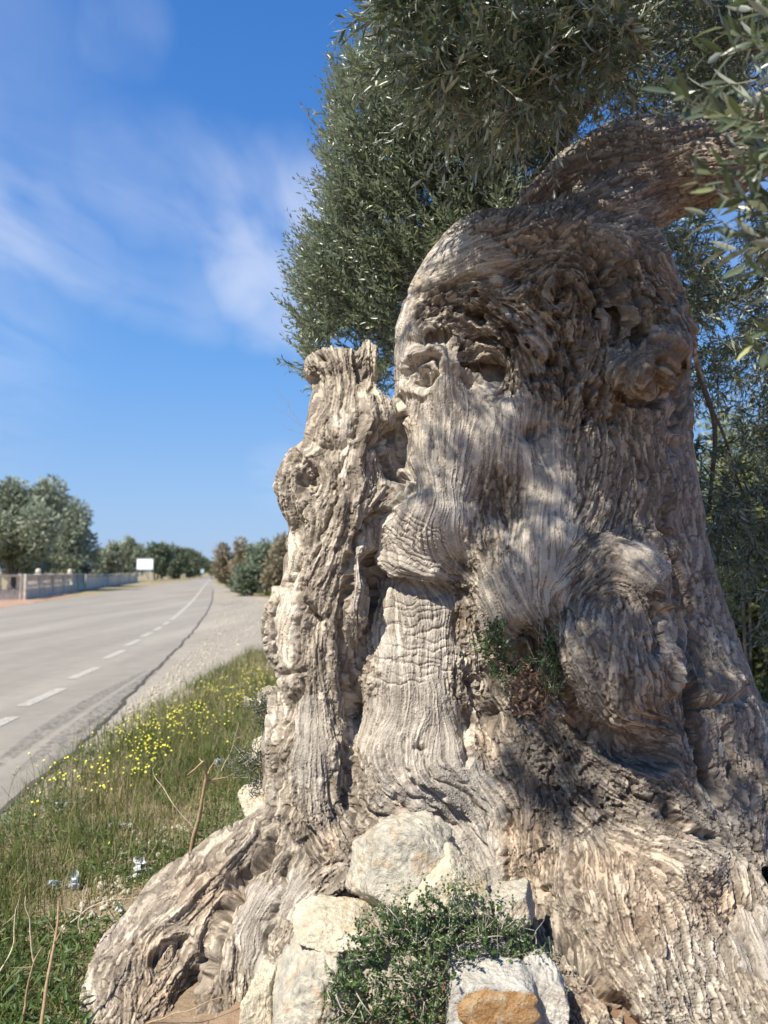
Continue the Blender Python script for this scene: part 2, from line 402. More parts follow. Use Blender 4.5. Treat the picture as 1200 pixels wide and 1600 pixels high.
blob(962, 505, 9, 28, -.10, 14, p=2.5); groove([(975, 470), (985, 500), (978, 545)], 8, -.05, kind='r')
blob(1000, 578, 46, 34, .11, -15); blob(1046, 520, 30, 44, .09); blob(1010, 470, 26, 26, .04); blob(985, 530, 18, 22, -.05)
groove([(955, 600), (975, 625), (1015, 638), (1052, 620)], 9, .08, side=1); groove([(1022, 560), (1028, 600)], 9, .06)
groove([(770, 500), (800, 530), (826, 572), (832, 600)], 7, .055); groove([(790, 490), (825, 530), (850, 560)], 8, -.04, kind='r')
groove([(830, 480), (870, 520), (900, 560), (905, 610)], 7, .035); groove([(760, 480), (775, 540), (800, 560)], 7, .03)
blob(862, 565, 12, 14, -.08, p=3); groove([(910, 610), (930, 635), (920, 660)], 7, .05); groove([(880, 640), (900, 690), (905, 780)], 6, .02)
groove([(1000, 640), (990, 700), (1005, 760)], 6, .03); groove([(1060, 560), (1058, 640), (1050, 720)], 9, .05)
blob(960, 860, 90, 26, .03, 8)
# left stem details
blob(480, 752, 12, 24, -.06, 20, p=3); groove([(462, 700), (470, 735), (480, 775)], 6, .025); groove([(480, 700), (490, 740), (475, 790)], 5, -.02, kind='r')
groove([(488, 690), (520, 702), (545, 690)], 8, .025); blob(520, 665, 34, 22, .03); blob(585, 655, 26, 26, .05); groove([(570, 700), (600, 690), (615, 668)], 7, .05)
groove([(555, 655), (550, 690)], 6, .02); blob(503, 560, 8, 7, -.04); groove([(556, 552), (572, 592), (590, 620)], 6, .04)
groove([(480, 575), (492, 600), (498, 625)], 5, .02); blob(495, 975, 18, 20, -.04)
# roots
groove([(425, 1275), (418, 1330), (382, 1365), (348, 1430), (330, 1500), (290, 1560), (262, 1600)], 9, .09)
groove([(455, 1330), (432, 1400), (418, 1450), (416, 1530)], 6, .045)
groove([(470, 1310), (500, 1345), (540, 1345)], 8, .05); blob(480, 1330, 20, 14, .03); blob(540, 1380, 30, 40, .03)
blob(250, 1490, 20, 16, -.04); blob(285, 1475, 16, 20, -.035); groove([(225, 1500), (250, 1470), (290, 1462), (315, 1500)], 8, -.03, kind='r')
blob(400, 1290, 30, 22, .03); groove([(300, 1350), (350, 1370), (370, 1410)], 7, .02)
groove([(868, 1462), (905, 1488), (938, 1535), (990, 1600), (1020, 1660)], 10, .13, side=0)
groove([(845, 1330), (852, 1350)], 6, .03); groove([(848, 1385), (856, 1415)], 7, .05)
groove([(990, 1430), (1000, 1470), (1020, 1495)], 6, .03); groove([(1010, 1430), (1022, 1465), (1045, 1490)], 9, -.018, kind='r')
groove([(1135, 1420), (1165, 1470), (1185, 1530)], 6, .05); groove([(1150, 1400), (1190, 1440), (1230, 1500)], 5, .04)
groove([(900, 1300), (905, 1400), (890, 1450)], 9, .035); groove([(1040, 1250), (1080, 1290), (1130, 1310)], 9, .05, side=-1)
blob(1080, 1360, 60, 40, .04)
# --- grain direction from strokes
STR = [[(680, 590), (690, 640), (700, 720), (700, 790), (690, 850), (700, 900)], [(640, 640), (630, 680), (650, 740), (655, 800), (640, 850)],
 [(612, 790), (580, 840), (596, 875), (640, 893), (700, 908)], [(640, 790), (612, 835), (630, 870), (680, 893), (720, 905)], [(680, 780), (660, 830), (690, 880), (730, 900)],
 [(740, 620), (740, 700), (730, 800), (740, 880)], [(600, 920), (596, 985), (600, 1060)], [(650, 930), (655, 1000), (650, 1060)], [(705, 925), (700, 990), (705, 1060)],
 [(600, 1060), (600, 1120)], [(690, 1060), (700, 1120), (725, 1200)], [(600, 1120), (562, 1180), (547, 1240), (562, 1272), (600, 1288)],
 [(625, 1130), (595, 1180), (620, 1230), (680, 1268), (730, 1310), (750, 1380)], [(680, 1130), (662, 1195), (720, 1240), (768, 1300), (785, 1380)],
 [(645, 1150), (640, 1205), (690, 1250), (745, 1330), (760, 1400)], [(565, 1190), (585, 1235), (625, 1262), (690, 1280)], [(740, 1200), (780, 1280), (792, 1380)],
 [(540, 560), (545, 640), (530, 700), (540, 780), (520, 850), (490, 950), (500, 1050), (505, 1150), (500, 1250), (520, 1320)],
 [(480, 560), (500, 620), (490, 680), (452, 740), (460, 800), (470, 830), (465, 900), (445, 980), (440, 1050)], [(600, 760), (565, 805), (548, 890), (540, 1000), (545, 1100), (540, 1250)],
 [(590, 560), (598, 640), (575, 720), (590, 760)], [(430, 1100), (435, 1180), (430, 1280)], [(470, 1060), (455, 1150), (450, 1240), (480, 1300), (520, 1340)],
 [(420, 1270), (340, 1330), (260, 1410), (190, 1490), (160, 1570)], [(430, 1320), (360, 1400), (300, 1490), (250, 1570)], [(450, 1330), (400, 1400), (370, 1480), (365, 1580)],
 [(520, 1345), (455, 1400), (430, 1470), (420, 1560)], [(850, 620), (850, 760), (840, 900)], [(950, 640), (960, 750), (930, 830)], [(1030, 640), (1040, 720), (1060, 850), (1090, 980), (1130, 1100), (1150, 1250)],
 [(1010, 660), (1015, 760), (1000, 830)], [(700, 420), (780, 372), (880, 362), (955, 400), (985, 470), (985, 560)], [(800, 440), (860, 405), (920, 440), (935, 520), (900, 600), (880, 680)],
 [(800, 400), (860, 375), (920, 395), (955, 460), (955, 520)], [(725, 480), (790, 520), (830, 590)], [(650, 440), (628, 520), (620, 620)], [(770, 500), (830, 560), (860, 620)],
 [(635, 590), (650, 560), (680, 555), (695, 590)], [(960, 590), (1000, 560), (1050, 580)], [(1030, 480), (1060, 520), (1060, 580)], [(1070, 620), (1075, 700)],
 [(880, 920), (950, 872), (1020, 900), (1050, 960)], [(872, 950), (895, 1050), (950, 1130), (1020, 1150)], [(960, 930), (955, 1100)], [(1010, 950), (1020, 1100)],
 [(800, 1150), (870, 1220), (960, 1300), (1080, 1330)], [(820, 1130), (830, 1250), (830, 1400)], [(900, 1180), (960, 1250), (1060, 1300)], [(900, 1320), (900, 1400), (950, 1500), (1020, 1600)],
 [(1060, 1330), (1120, 1400), (1150, 1500), (1180, 1580)], [(960, 1340), (960, 1420), (1000, 1530)], [(1000, 330), (1120, 290)], [(900, 330), (960, 290), (1060, 250), (1130, 240)], [(860, 330), (900, 290), (960, 250)], [(820, 330), (850, 290), (900, 255), (960, 230), (1020, 240)], [(960, 330), (1040, 300), (1120, 280)], [(960, 270), (1060, 240), (1140, 225)],
 [(780, 900), (800, 960), (830, 990)], [(780, 1000), (800, 1080), (850, 1120)], [(1100, 900), (1130, 1000), (1180, 1080)], [(650, 460), (700, 440), (760, 440)], [(870, 1500), (950, 1600)]]
q = 4; qx = GX[::q, ::q]; qy = GY[::q, ::q]
C2 = np.full(qx.shape, -.02, f32); S2 = np.zeros(qx.shape, f32)
for s_ in STR:
    p = smooth_line(s_, 5)
    for i in range(len(p)-1):
        a, b = p[i], p[i+1]; m = (a+b)/2; th = 2*math.atan2(b[1]-a[1], b[0]-a[0]); L = np.linalg.norm(b-a)/12
        R = 110; s = (slice(max(0, int((m[1]-R-Y0)/q)), max(0, int((m[1]+R-Y0)/q))), slice(max(0, int((m[0]-R-X0)/q)), max(0, int((m[0]+R-X0)/q))))
        if qx[s].size == 0: continue
        r2 = (qx[s]-m[0])**2+(qy[s]-m[1])**2; w_ = L*(np.exp(-r2/(2*15**2))+.12*np.exp(-r2/(2*38**2)))
        C2[s] += w_*math.cos(th); S2[s] += w_*math.sin(th)
for (kx, ky, kr) in [(660, 588, 22), (876, 448, 30), (962, 505, 30), (480, 752, 26), (1005, 575, 40), (1045, 520, 34), (265, 1487, 40), (768, 574, 34), (658, 1168, 14), (690, 690, 0), (520, 668, 20), (668, 528, 30), (745, 1068, 12)]:
    if kr == 0: continue
    dx = qx-kx; dy = qy-ky; r2 = dx*dx+dy*dy; w_ = 2.2*np.exp(-r2/(2*kr*kr)); th = 2*(np.arctan2(dy, dx)+math.pi/2)
    C2 += w_*np.cos(th); S2 += w_*np.sin(th)
th = .5*np.arctan2(S2, C2)
jit = .22*vn(np.stack([qx.ravel()*.03, qy.ravel()*.03, qx.ravel()*0+9], 1)).reshape(qx.shape) + .16*vn(np.stack([qx.ravel()*.09, qy.ravel()*.09, qx.ravel()*0+5], 1)).reshape(qx.shape)
th = th+jit
ux, uy = np.cos(th).astype(f32), np.sin(th).astype(f32)
def blur(a, s):
    k = np.exp(-np.arange(-int(3*s)-1, int(3*s)+2)**2/(2*s*s)); k = (k/k.sum()).astype(f32)
    r = len(k)//2
    for ax in (0, 1):
        pd = [(0, 0), (0, 0)]; pd[ax] = (r, r); ap = np.pad(a, pd, mode='wrap'); o = 0
        for i, kk in enumerate(k):
            sl = [slice(None)]*2; sl[ax] = slice(i, i+a.shape[ax]); o = o + kk*ap[tuple(sl)]
        a = o
    return a
rg = np.random.RandomState(3)
def nz(s, seed):
    a = np.random.RandomState(seed).randn(GH, GW).astype(f32)
    if s > 0: a = blur(a, s)
    return a/a.std()
CH = np.stack([nz(.6, 1), nz(1.3, 2), nz(3.0, 3), nz(1.25, 4), nz(2.7, 5)], -1)
LEN = [24, 30, 40, 5, 8]      # steps each way, 2 px per step
ACC = CH.copy(); CNT = np.ones(5, f32)
for sgn in (1, -1):
    X = GX-X0; Y = GY-Y0; X = X.copy(); Y = Y.copy()
    px_, py_ = None, None
    for st in range(max(LEN)):
        iy = np.clip((Y/q).astype(np.int32), 0, qx.shape[0]-1); ix = np.clip((X/q).astype(np.int32), 0, qx.shape[1]-1)
        u = ux[iy, ix]; v = uy[iy, ix]
        if px_ is None: u = u*sgn; v = v*sgn
        else:
            d = np.where(u*px_+v*py_ < 0, f32(-1), f32(1)); u = u*d; v = v*d
        px_, py_ = u, v; X += 2*u; Y += 2*v
        act = [c for c in range(5) if st < LEN[c]]
        jy = np.clip(Y.astype(np.int32), 0, GH-1); jx = np.clip(X.astype(np.int32), 0, GW-1)
        smp = CH[jy, jx]
        for c in act:
            ACC[..., c] += smp[..., c]; 
            if sgn == 1: CNT[c] += 2
ACC = [ACC[..., c]/ACC[..., c].std() for c in range(5)]
gfine, gmid, gbig, bk1, bk2 = ACC
# material map: 1 = bare silvery wood, 0 = cracked bark
WD = np.zeros(GX.shape, f32)
for b_ in [(650, 700, 62, 115), (645, 850, 80, 70), (650, 985, 68, 110), (640, 1150, 92, 95), (722, 690, 44, 130), (690, 1260, 95, 90), (765, 1330, 22, 90), (838, 850, 52, 150), (800, 680, 70, 70), (760, 640, 90, 45), (850, 740, 50, 80), (487, 1160, 32, 95), (443, 985, 24, 62), (655, 560, 48, 45),
           (632, 520, 16, 90), (398, 1450, 32, 75), (450, 1400, 40, 40), (725, 405, 86, 44), (1055, 1000, 14, 60), (780, 950, 40, 60), (560, 900, 20, 60), (540, 700, 10, 60), (1180, 1470, 40, 60), (770, 640, 40, 30), (840, 540, 34, 50), (452, 890, 12, 60), (1010, 880, 36, 40)]:
    blob(*b_, 1.0, p=4, tgt=WD)
edge = vn(flat3(.035, 11)).reshape(GX.shape)*.5 + vn(flat3(.11, 12)).reshape(GX.shape)*.35
WD = ss(.30, .62, np.clip(WD, 0, 1)+edge*.45)
ridge = lambda a, s: np.exp(-(a/s)**2)
fine_w = -.0032*ridge(gfine-.3, .40) + .0016*gfine - .0042*ridge(gmid+.2, .20) + .0010*np.tanh(3*gmid) + .0010*gbig - .0022*ridge(gbig-.1, .07)
ct = ridge(bk1, .20); ct2 = ridge(bk2, .15)
fine_b = -.0060*ct - .0095*ct2 - .0014*ridge(gmid, .16) + .0022*np.tanh(3.5*bk1) + .0026*np.tanh(3*bk2) + .0022*gfine + .003*vn(flat3(.30, 20)).reshape(GX.shape)
# rough, rotten zones round the top
rot = np.zeros(GX.shape, f32)
for b_ in [(720, 470, 70, 34), (760, 520, 60, 40), (860, 470, 60, 70), (930, 480, 60, 80), (1020, 520, 60, 70), (985, 440, 40, 50), (930, 640, 60, 40), (800, 560, 40, 40), (860, 590, 70, 50), (940, 1250, 120, 40), (860, 1180, 60, 50)]:
    blob(*b_, 1.0, p=3, tgt=rot)
rot = np.clip(rot, 0, 1)
pit = vn(flat3(.085, 31)).reshape(GX.shape); pit2 = vn(flat3(.19, 32)).reshape(GX.shape)
STM = np.zeros(GX.shape, f32)
for b_ in [(530, 650, 80, 110), (510, 850, 90, 120), (490, 1080, 80, 200), (300, 1420, 200, 130)]: blob(*b_, 1.0, p=3, tgt=STM)
fine_b = fine_b*(1-.38*np.clip(STM, 0, 1))
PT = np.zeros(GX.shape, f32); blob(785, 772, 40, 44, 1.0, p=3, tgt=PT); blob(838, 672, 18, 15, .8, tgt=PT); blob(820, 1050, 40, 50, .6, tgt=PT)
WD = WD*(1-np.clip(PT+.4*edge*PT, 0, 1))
HF = .74*WD*fine_w + .84*(1-WD)*fine_b + rot*(-.028*ss(.15, .5, pit+.35*bk2) - .010*ss(.0, .5, pit2) + .005*gmid)
# broad lumps
H += .012*fbm(flat3(.012, 40), 3, 3).reshape(GX.shape)*2 + .006*gbig*(1-WD)
HT = H + HF
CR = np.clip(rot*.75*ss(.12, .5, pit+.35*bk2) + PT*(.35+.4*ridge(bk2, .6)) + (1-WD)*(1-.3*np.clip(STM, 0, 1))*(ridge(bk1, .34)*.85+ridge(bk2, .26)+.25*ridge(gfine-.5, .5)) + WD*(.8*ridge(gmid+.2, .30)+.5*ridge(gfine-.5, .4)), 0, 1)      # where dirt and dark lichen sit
PALE = np.zeros(GX.shape, f32)
for b_ in [(456, 880, 12, 46, 1.3), (446, 930, 13, 50, 1.3), (440, 1000, 17, 50), (815, 930, 60, 45), (775, 905, 30, 30), (540, 720, 9, 40), (500, 1110, 10, 60), (520, 1150, 8, 30), (530, 665, 7, 14), (432, 1130, 8, 40), (575, 550, 12, 20), (700, 640, 40, 60), (800, 500, 30, 30), (640, 640, 20, 60)]:
    blob(*b_[:4], (b_[4] if len(b_) > 4 else 1.0), p=3, tgt=PALE)
ORG = np.zeros(GX.shape, f32)
for b_ in [(518, 1320, 10, 26), (965, 540, 16, 14), (1060, 1290, 20, 20), (620, 1262, 16, 10), (720, 970, 12, 20), (960, 1350, 90, 40), (1010, 1440, 60, 60), (245, 1480, 40, 30), (830, 1330, 30, 60), (800, 1300, 26, 60), (930, 1560, 60, 40), (1130, 1410, 40, 30), (760, 1160, 20, 30), (325, 1400, 50, 60), (250, 1560, 70, 40)]:
    blob(*b_, 1.0, p=2, tgt=ORG)
TONE = np.where(WD > .5, .5+.30*np.tanh(gfine*.8)+.12*np.tanh(gmid), .5+.16*np.tanh(gfine*.8)+.30*np.tanh(bk1*1.5)+.13*np.tanh(bk2))
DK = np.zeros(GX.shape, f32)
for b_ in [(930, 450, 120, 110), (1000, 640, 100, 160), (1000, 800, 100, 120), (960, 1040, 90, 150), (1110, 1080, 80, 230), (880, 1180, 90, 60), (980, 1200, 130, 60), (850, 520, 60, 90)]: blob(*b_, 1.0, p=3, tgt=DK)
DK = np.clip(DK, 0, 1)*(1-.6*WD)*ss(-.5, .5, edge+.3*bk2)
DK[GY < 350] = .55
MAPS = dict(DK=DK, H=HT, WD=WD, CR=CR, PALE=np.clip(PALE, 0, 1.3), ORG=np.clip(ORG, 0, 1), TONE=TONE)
def samp(M, px, py):
    x = np.clip(px-X0, 0, GW-2); y = np.clip(py-Y0, 0, GH-2); i = x.astype(int); j = y.astype(int); u = x-i; v = y-j
    return (M[j, i]*(1-u)+M[j, i+1]*u)*(1-v)+(M[j+1, i]*(1-u)+M[j+1, i+1]*u)*v
def side_relief(p):
    """bark relief in world space for the sides and back, long in z"""
    w_ = fbm(p*3.0, 60, 2)[:, None]*np.array([.12, .12, .1])
    q1 = (p+w_)*np.array([38, 38, 11]); a = vn(q1, 61); b = vn(q1*np.array([.42, .42, .5]), 62)
    return -.012*np.exp(-(a/.16)**2) - .02*np.exp(-(b/.12)**2) + .03*fbm(p*2.2, 63, 3)
def wood_mesh(name, prims, subs, h, org, size, parent, mat, lev=2, amp=1.0, smooth_it=1):
    V, F = sdf_build(prims, h, org, size, subs)
    V, F = subdivided(V, F, lev)
    n = vnormals(V, F)
    c = V.mean(0)
    vol = np.einsum('ij,ij->i', V[F[:, 0]]-c, np.cross(V[F[:, 1]]-c, V[F[:, 2]]-c)).sum()
    if vol < 0: F = F[:, ::-1]; n = -n
    px, py, d = proj(V.astype(float))
    view = np.array([0, 0, CAMH])-V; view /= np.linalg.norm(view, axis=1)[:, None]
    fac = ss(.0, .24, (n*view).sum(1))
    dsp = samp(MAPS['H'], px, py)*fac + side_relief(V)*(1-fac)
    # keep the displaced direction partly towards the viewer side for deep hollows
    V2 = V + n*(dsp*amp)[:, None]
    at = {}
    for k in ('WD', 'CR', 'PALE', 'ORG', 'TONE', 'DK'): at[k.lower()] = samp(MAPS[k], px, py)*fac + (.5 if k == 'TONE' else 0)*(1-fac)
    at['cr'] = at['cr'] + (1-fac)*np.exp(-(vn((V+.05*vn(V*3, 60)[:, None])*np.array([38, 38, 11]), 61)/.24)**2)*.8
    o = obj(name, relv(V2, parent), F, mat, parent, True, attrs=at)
    print('wood', name, len(V2), round(time.time()-T0, 1)); return o, V2
def wood_material():
    m, nt, b = newmat('olive_wood'); co = objcoord(nt)
    wd, cr, pa, og, tn = (attr(nt, k) for k in ('wd', 'cr', 'pale', 'org', 'tone'))
    n1 = noise(nt, co, 3.5, 4, .6); n2 = noise(nt, co, 28, 5, .65); n3 = noise(nt, co, 120, 3, .6)
    bark = ramp(nt, n1, [(.3, (.265, .225, .175)), (.5, (.385, .332, .265)), (.72, (.475, .43, .355))])
    wood = ramp(nt, n1, [(.3, (.395, .352, .295)), (.55, (.505, .457, .388)), (.75, (.47, .44, .39))])
    c = mixc(nt, wd, bark, wood)
    c = mixc(nt, mathn(nt, 'MULTIPLY', og, .38), c, (.46, .30, .18))
    c = mixc(nt, mathn(nt, 'MULTIPLY', pa, .76), c, (.68, .60, .48))
    v = mathn(nt, 'ADD', mathn(nt, 'MULTIPLY', n2, .45), mathn(nt, 'MULTIPLY', tn, .55))
    c = mixc(nt, 1.0, c, ramp(nt, v, [(.22, (.42, .39, .37)), (.48, (.92, .91, .90)), (.78, (1.42, 1.40, 1.36))]), 'MULTIPLY')
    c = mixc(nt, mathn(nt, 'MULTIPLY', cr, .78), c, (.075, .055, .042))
    lich = ramp(nt, noise(nt, co, 11, 6, .75), [(.60, 0.), (.68, 1.)])
    c = mixc(nt, mathn(nt, 'MULTIPLY', lich, .28), c, (.52, .50, .42))
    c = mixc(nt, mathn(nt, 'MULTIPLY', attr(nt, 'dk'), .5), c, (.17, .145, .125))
    b.inputs['Roughness'].default_value = .88; b.inputs['Specular IOR Level'].default_value = .22
    lk(nt, c, b.inputs['Base Color'])
    mp = N(nt, 'ShaderNodeMapping'); mp.inputs['Scale'].default_value = (1, 1, .3); lk(nt, co, mp.inputs[0])
    hh = mathn(nt, 'ADD', noise(nt, mp.outputs[0], 170, 4, .7), mathn(nt, 'MULTIPLY', n3, .5))
    bump(nt, b, hh, .85, .005)
    return m
M_WOOD = wood_material()
TREE = empty('olive_tree', (0.75, 3.25, 0), 'ancient olive tree with a huge gnarled twisted grey-brown trunk beside the road', 'tree')
def cap(x0, y0, d0, r0, x1, y1, d1, r1, k=.05):
    return ('cap', P(x0, y0, d0), r0*d0/FPX, P(x1, y1, d1), r1*d1/FPX, k)
def chain(L, k=.05): return [cap(*L[i], *L[i+1], k) for i in range(len(L)-1)]
def ell(x, y, d, rx, ry, rz, k=.05): return ('ell', P(x, y, d), np.array([rx*d/FPX, rz, ry*d/FPX]), k)
pr = []
# main body
pr += chain([(850, 560, 3.42, 205), (845, 700, 3.46, 205), (850, 850, 3.52, 222), (865, 1000, 3.58, 245), (880, 1150, 3.55, 285), (900, 1330, 3.5, 320)], .12)
pr += [ell(848, 500, 3.3, 205, 160, .55, .1), ell(905, 460, 3.25, 120, 115, .45, .08), ell(760, 450, 3.2, 100, 95, .40, .08)]
pr += chain([(700, 620, 3.02, 72), (690, 740, 2.98, 72), (668, 810, 2.93, 72), (655, 850, 2.95, 62)], .07)       # horse-like left lobe
pr += chain([(660, 900, 3.1, 88), (655, 1050, 3.05, 95), (655, 1200, 2.98, 95), (680, 1320, 2.95, 85)], .08)
pr += chain([(720, 1180, 2.95, 60), (760, 1320, 2.85, 45), (770, 1420, 2.8, 45)], .07)
pr += [ell(650, 1200, 2.9, 95, 75, .17, .08), ell(990, 460, 3.1, 40, 90, .3, .06)]
pr += [ell(960, 1010, 2.76, 88, 145, .22, .035), ell(975, 905, 2.80, 62, 55, .2, .05)]
pr += [ell(1003, 575, 2.85, 50, 38, .14, .04), ell(1042, 525, 2.95, 32, 42, .14, .04)]
pr += [ell(830, 900, 2.8, 80, 130, .10, .1)]
pr += chain([(1050, 640, 3.4, 26), (1042, 760, 3.42, 28), (1064, 900, 3.4, 30), (1105, 1010, 3.4, 36), (1150, 1120, 3.38, 42), (1180, 1240, 3.3, 60)], .07)
pr += chain([(1090, 1000, 3.15, 36), (1130, 1120, 3.1, 44), (1120, 1270, 3.1, 50)], .06)
pr += [ell(672, 560, 3.04, 58, 130, .22, .09)] + chain([(600, 1290, 2.95, 90), (610, 1560, 2.8, 120)], .08)
pr += [ell(775, 720, 3.02, 80, 150, .22, .08)] + chain([(760, 640, 3.08, 78), (765, 850, 3.04, 78), (745, 1000, 3.08, 66)], .08)
# left stem
pr += chain([(535, 590, 3.05, 44), (545, 650, 3.02, 60), (545, 720, 3.0, 72), (540, 790, 2.98, 76), (520, 870, 2.97, 60), (505, 960, 2.97, 58), (495, 1060, 2.96, 56), (490, 1160, 2.95, 60), (488, 1260, 2.92, 66), (480, 1340, 2.9, 70)], .045)
pr += [ell(532, 580, 3.05, 50, 34, .14, .03), ell(512, 566, 3.05, 30, 24, .10, .02), ell(576, 568, 3.05, 18, 36, .06, .025), ell(590, 655, 3.0, 30, 32, .12, .04), ell(487, 575, 3.06, 14, 20, .06, .03)]
pr += [ell(470, 762, 3.0, 40, 62, .13, .04), ell(445, 985, 3.0, 33, 68, .08, .03), ell(462, 880, 3.0, 18, 60, .06, .03)]
pr += chain([(440, 1090, 2.98, 16), (438, 1160, 2.96, 20), (440, 1260, 2.92, 26)], .04) + [ell(558, 900, 2.9, 22, 100, .12, .03)]
# roots
pr += chain([(440, 1320, 2.92, 60), (370, 1370, 2.86, 68), (300, 1430, 2.78, 80), (232, 1520, 2.66, 88), (200, 1650, 2.46, 100), (190, 1780, 2.3, 110)], .05)
pr += chain([(455, 1350, 2.80, 50), (400, 1430, 2.68, 50), (378, 1520, 2.58, 54), (365, 1660, 2.40, 64)], .04)
pr += chain([(376, 1460, 2.62, 44), (350, 1590, 2.46, 54), (335, 1720, 2.34, 62)], .035)
pr += chain([(520, 1340, 2.78, 50), (470, 1420, 2.66, 48), (450, 1520, 2.55, 50), (450, 1700, 2.4, 60)], .04)
pr += chain([(830, 1230, 2.95, 60), (835, 1330, 2.78, 58), (845, 1430, 2.66, 44)], .06)
pr += chain([(960, 1250, 2.95, 110), (1000, 1380, 2.72, 120), (1020, 1500, 2.58, 120), (1060, 1650, 2.5, 120)], .07)
pr += chain([(900, 1280, 2.9, 70), (890, 1400, 2.66, 56), (940, 1500, 2.52, 50)], .05)
pr += chain([(1080, 1330, 2.85, 70), (1150, 1430, 2.75, 66), (1230, 1540, 2.65, 80), (1330, 1700, 2.55, 90)], .05)
pr += chain([(960, 1440, 2.62, 125), (990, 1560, 2.48, 135), (1000, 1740, 2.35, 150)], .06) + chain([(1130, 1460, 2.66, 110), (1150, 1600, 2.48, 140), (1200, 1760, 2.3, 170)], .06)
pr += chain([(835, 1490, 2.52, 56), (890, 1560, 2.38, 72), (930, 1690, 2.22, 95)], .04)
pr += chain([(1000, 1200, 3.8, 200), (1400, 1330, 4.0, 80)], .1) + chain([(800, 1200, 3.9, 200), (560, 1240, 4.3, 60)], .1)
cav = [ell(768, 580, 2.82, 15, 19, .2, .015), ell(742, 572, 2.84, 20, 9, .14, .015), ell(757, 562, 2.80, 9, 12, .1, .01), ell(690, 522, 2.82, 20, 7, .06, .02), ell(962, 505, 2.78, 7, 20, .10, .02),
       ell(905, 1478, 2.5, 20, 10, .12, .02), ell(1205, 1362, 2.85, 66, 24, .45, .03)]
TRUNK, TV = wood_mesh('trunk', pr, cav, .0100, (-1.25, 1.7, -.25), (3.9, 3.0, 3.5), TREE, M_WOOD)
lp = chain([(860, 470, 3.4, 90), (890, 380, 3.38, 80), (925, 305, 3.30, 74), (985, 275, 3.2, 80), (1050, 264, 3.1, 70), (1120, 255, 3.0, 60), (1200, 205, 2.95, 52), (1320, 120, 2.9, 48), (1450, -20, 2.9, 42), (1600, -220, 3.0, 34)], .06)
lp += chain([(806, 372, 3.15, 20), (828, 312, 3.12, 17), (872, 272, 3.12, 18), (935, 240, 3.14, 28), (1000, 235, 3.14, 34)], .03)
lp += chain([(862, 372, 3.1, 22), (880, 335, 3.1, 22), (920, 300, 3.12, 30)], .04) + [ell(935, 345, 3.0, 40, 26, .14, .04)] + chain([(925, 425, 3.02, 46), (955, 350, 3.06, 60), (1010, 285, 3.14, 72)], .06)
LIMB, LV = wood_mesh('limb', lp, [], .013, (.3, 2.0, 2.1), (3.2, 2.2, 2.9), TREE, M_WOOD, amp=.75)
# ------------------------------------------------------------------ ground, road, verge
def inpoly(x, y, poly):
    poly = np.asarray(poly, float); r = np.zeros(np.shape(x), bool); j = len(poly)-1
    for i in range(len(poly)):
        xi, yi = poly[i]; xj, yj = poly[j]
        r ^= ((yi > y) != (yj > y)) & (x < (xj-xi)*(y-yi)/(yj-yi+1e-12)+xi); j = i
    return r
def gpoly(pts): return np.array([G(*p)[:2] for p in pts])
ROAD_R = gpoly([(-1500, 2600), (-700, 1750), (-60, 1330), (30, 1250), (100, 1190), (160, 1130), (215, 1075), (262, 1030), (300, 990), (322, 960), (331, 940), (333, 925), (333, 912), (335, 903), (338, 898.5), (339, 896.5)])
ROAD_L = np.concatenate([[[-14., .4]], gpoly([(-5000, 1100), (-1500, 1010), (-500, 976), (0, 950), (100, 936), (210, 919), (290, 908.5), (322, 902), (333, 898.5), (336, 896.5)])])
LAY = gpoly([(60, 1290), (105, 1235), (150, 1185), (250, 1112), (350, 1052), (430, 1003), (520, 965), (620, 950), (560, 944), (470, 941), (425, 937), (380, 926), (350, 918), (337, 913)])
def line_x(L, y):
    o = np.argsort(L[:, 1]); return np.interp(y, L[o, 1], L[o, 0])
def gz(x, y):
    """height of the soil: flat by the road, a low bank round the tree"""
    x = np.asarray(x, float); y = np.asarray(y, float)
    d = x-line_x(np.concatenate([ROAD_R, [[ROAD_R[-1, 0], 5000]]]), y)
    d = np.minimum(d, 60)
    m = ss(.5, 1.6, d) * ss(13, 9, y) + ss(1.0, 3.0, d)*ss(9, 13, y)*.3
    inl = inpoly(x, y, LAY); m = np.where(inl, m*ss(.9, 1.6, d)*ss(8.5, 5.5, y), m)
    b = .05*np.exp(-(((x-.0)/.5)**2+((y-2.5)/.5)**2)) + .10*np.exp(-(((x-.9)/1.6)**2+((y-3.3)/1.4)**2))
    p = np.stack([x.ravel(), y.ravel(), x.ravel()*0], 1)
    n = (.03*vn(p*1.3, 70)+.012*vn(p*5, 71)+.006*vn(p*14, 72)).reshape(x.shape)
    return (b+n*ss(60, 10, np.abs(y)))*m
gs = np.linspace(-1, 1, 420); X = .0+900*np.sinh(7.2*gs)/math.sinh(7.2); tt = np.linspace(0, 1, 460); Y = 1.2+2200*np.sinh(7.6*tt)/math.sinh(7.6)
Y = np.concatenate([[-60, -20, -8, -3, -.5], Y])
XX, YY = np.meshgrid(X, Y, indexing='ij'); V = np.stack([XX, YY, gz(XX, YY)], -1).reshape(-1, 3)
i, j = np.meshgrid(np.arange(len(X)-1), np.arange(len(Y)-1), indexing='ij'); a = i*len(Y)+j
F = np.stack([a, a+len(Y), a+len(Y)+1, a+1], -1).reshape(-1, 4)
m, nt, b = newmat('soil'); co = objcoord(nt)
n1 = noise(nt, co, .8, 4, .6); n2 = noise(nt, co, 9, 5, .7); n3 = noise(nt, co, 60, 4, .7)
sp = N(nt, 'ShaderNodeSeparateXYZ'); lk(nt, co, sp.inputs[0])
base = ramp(nt, n2, [(.3, (.16, .115, .07)), (.5, (.25, .19, .12)), (.7, (.34, .28, .19))])
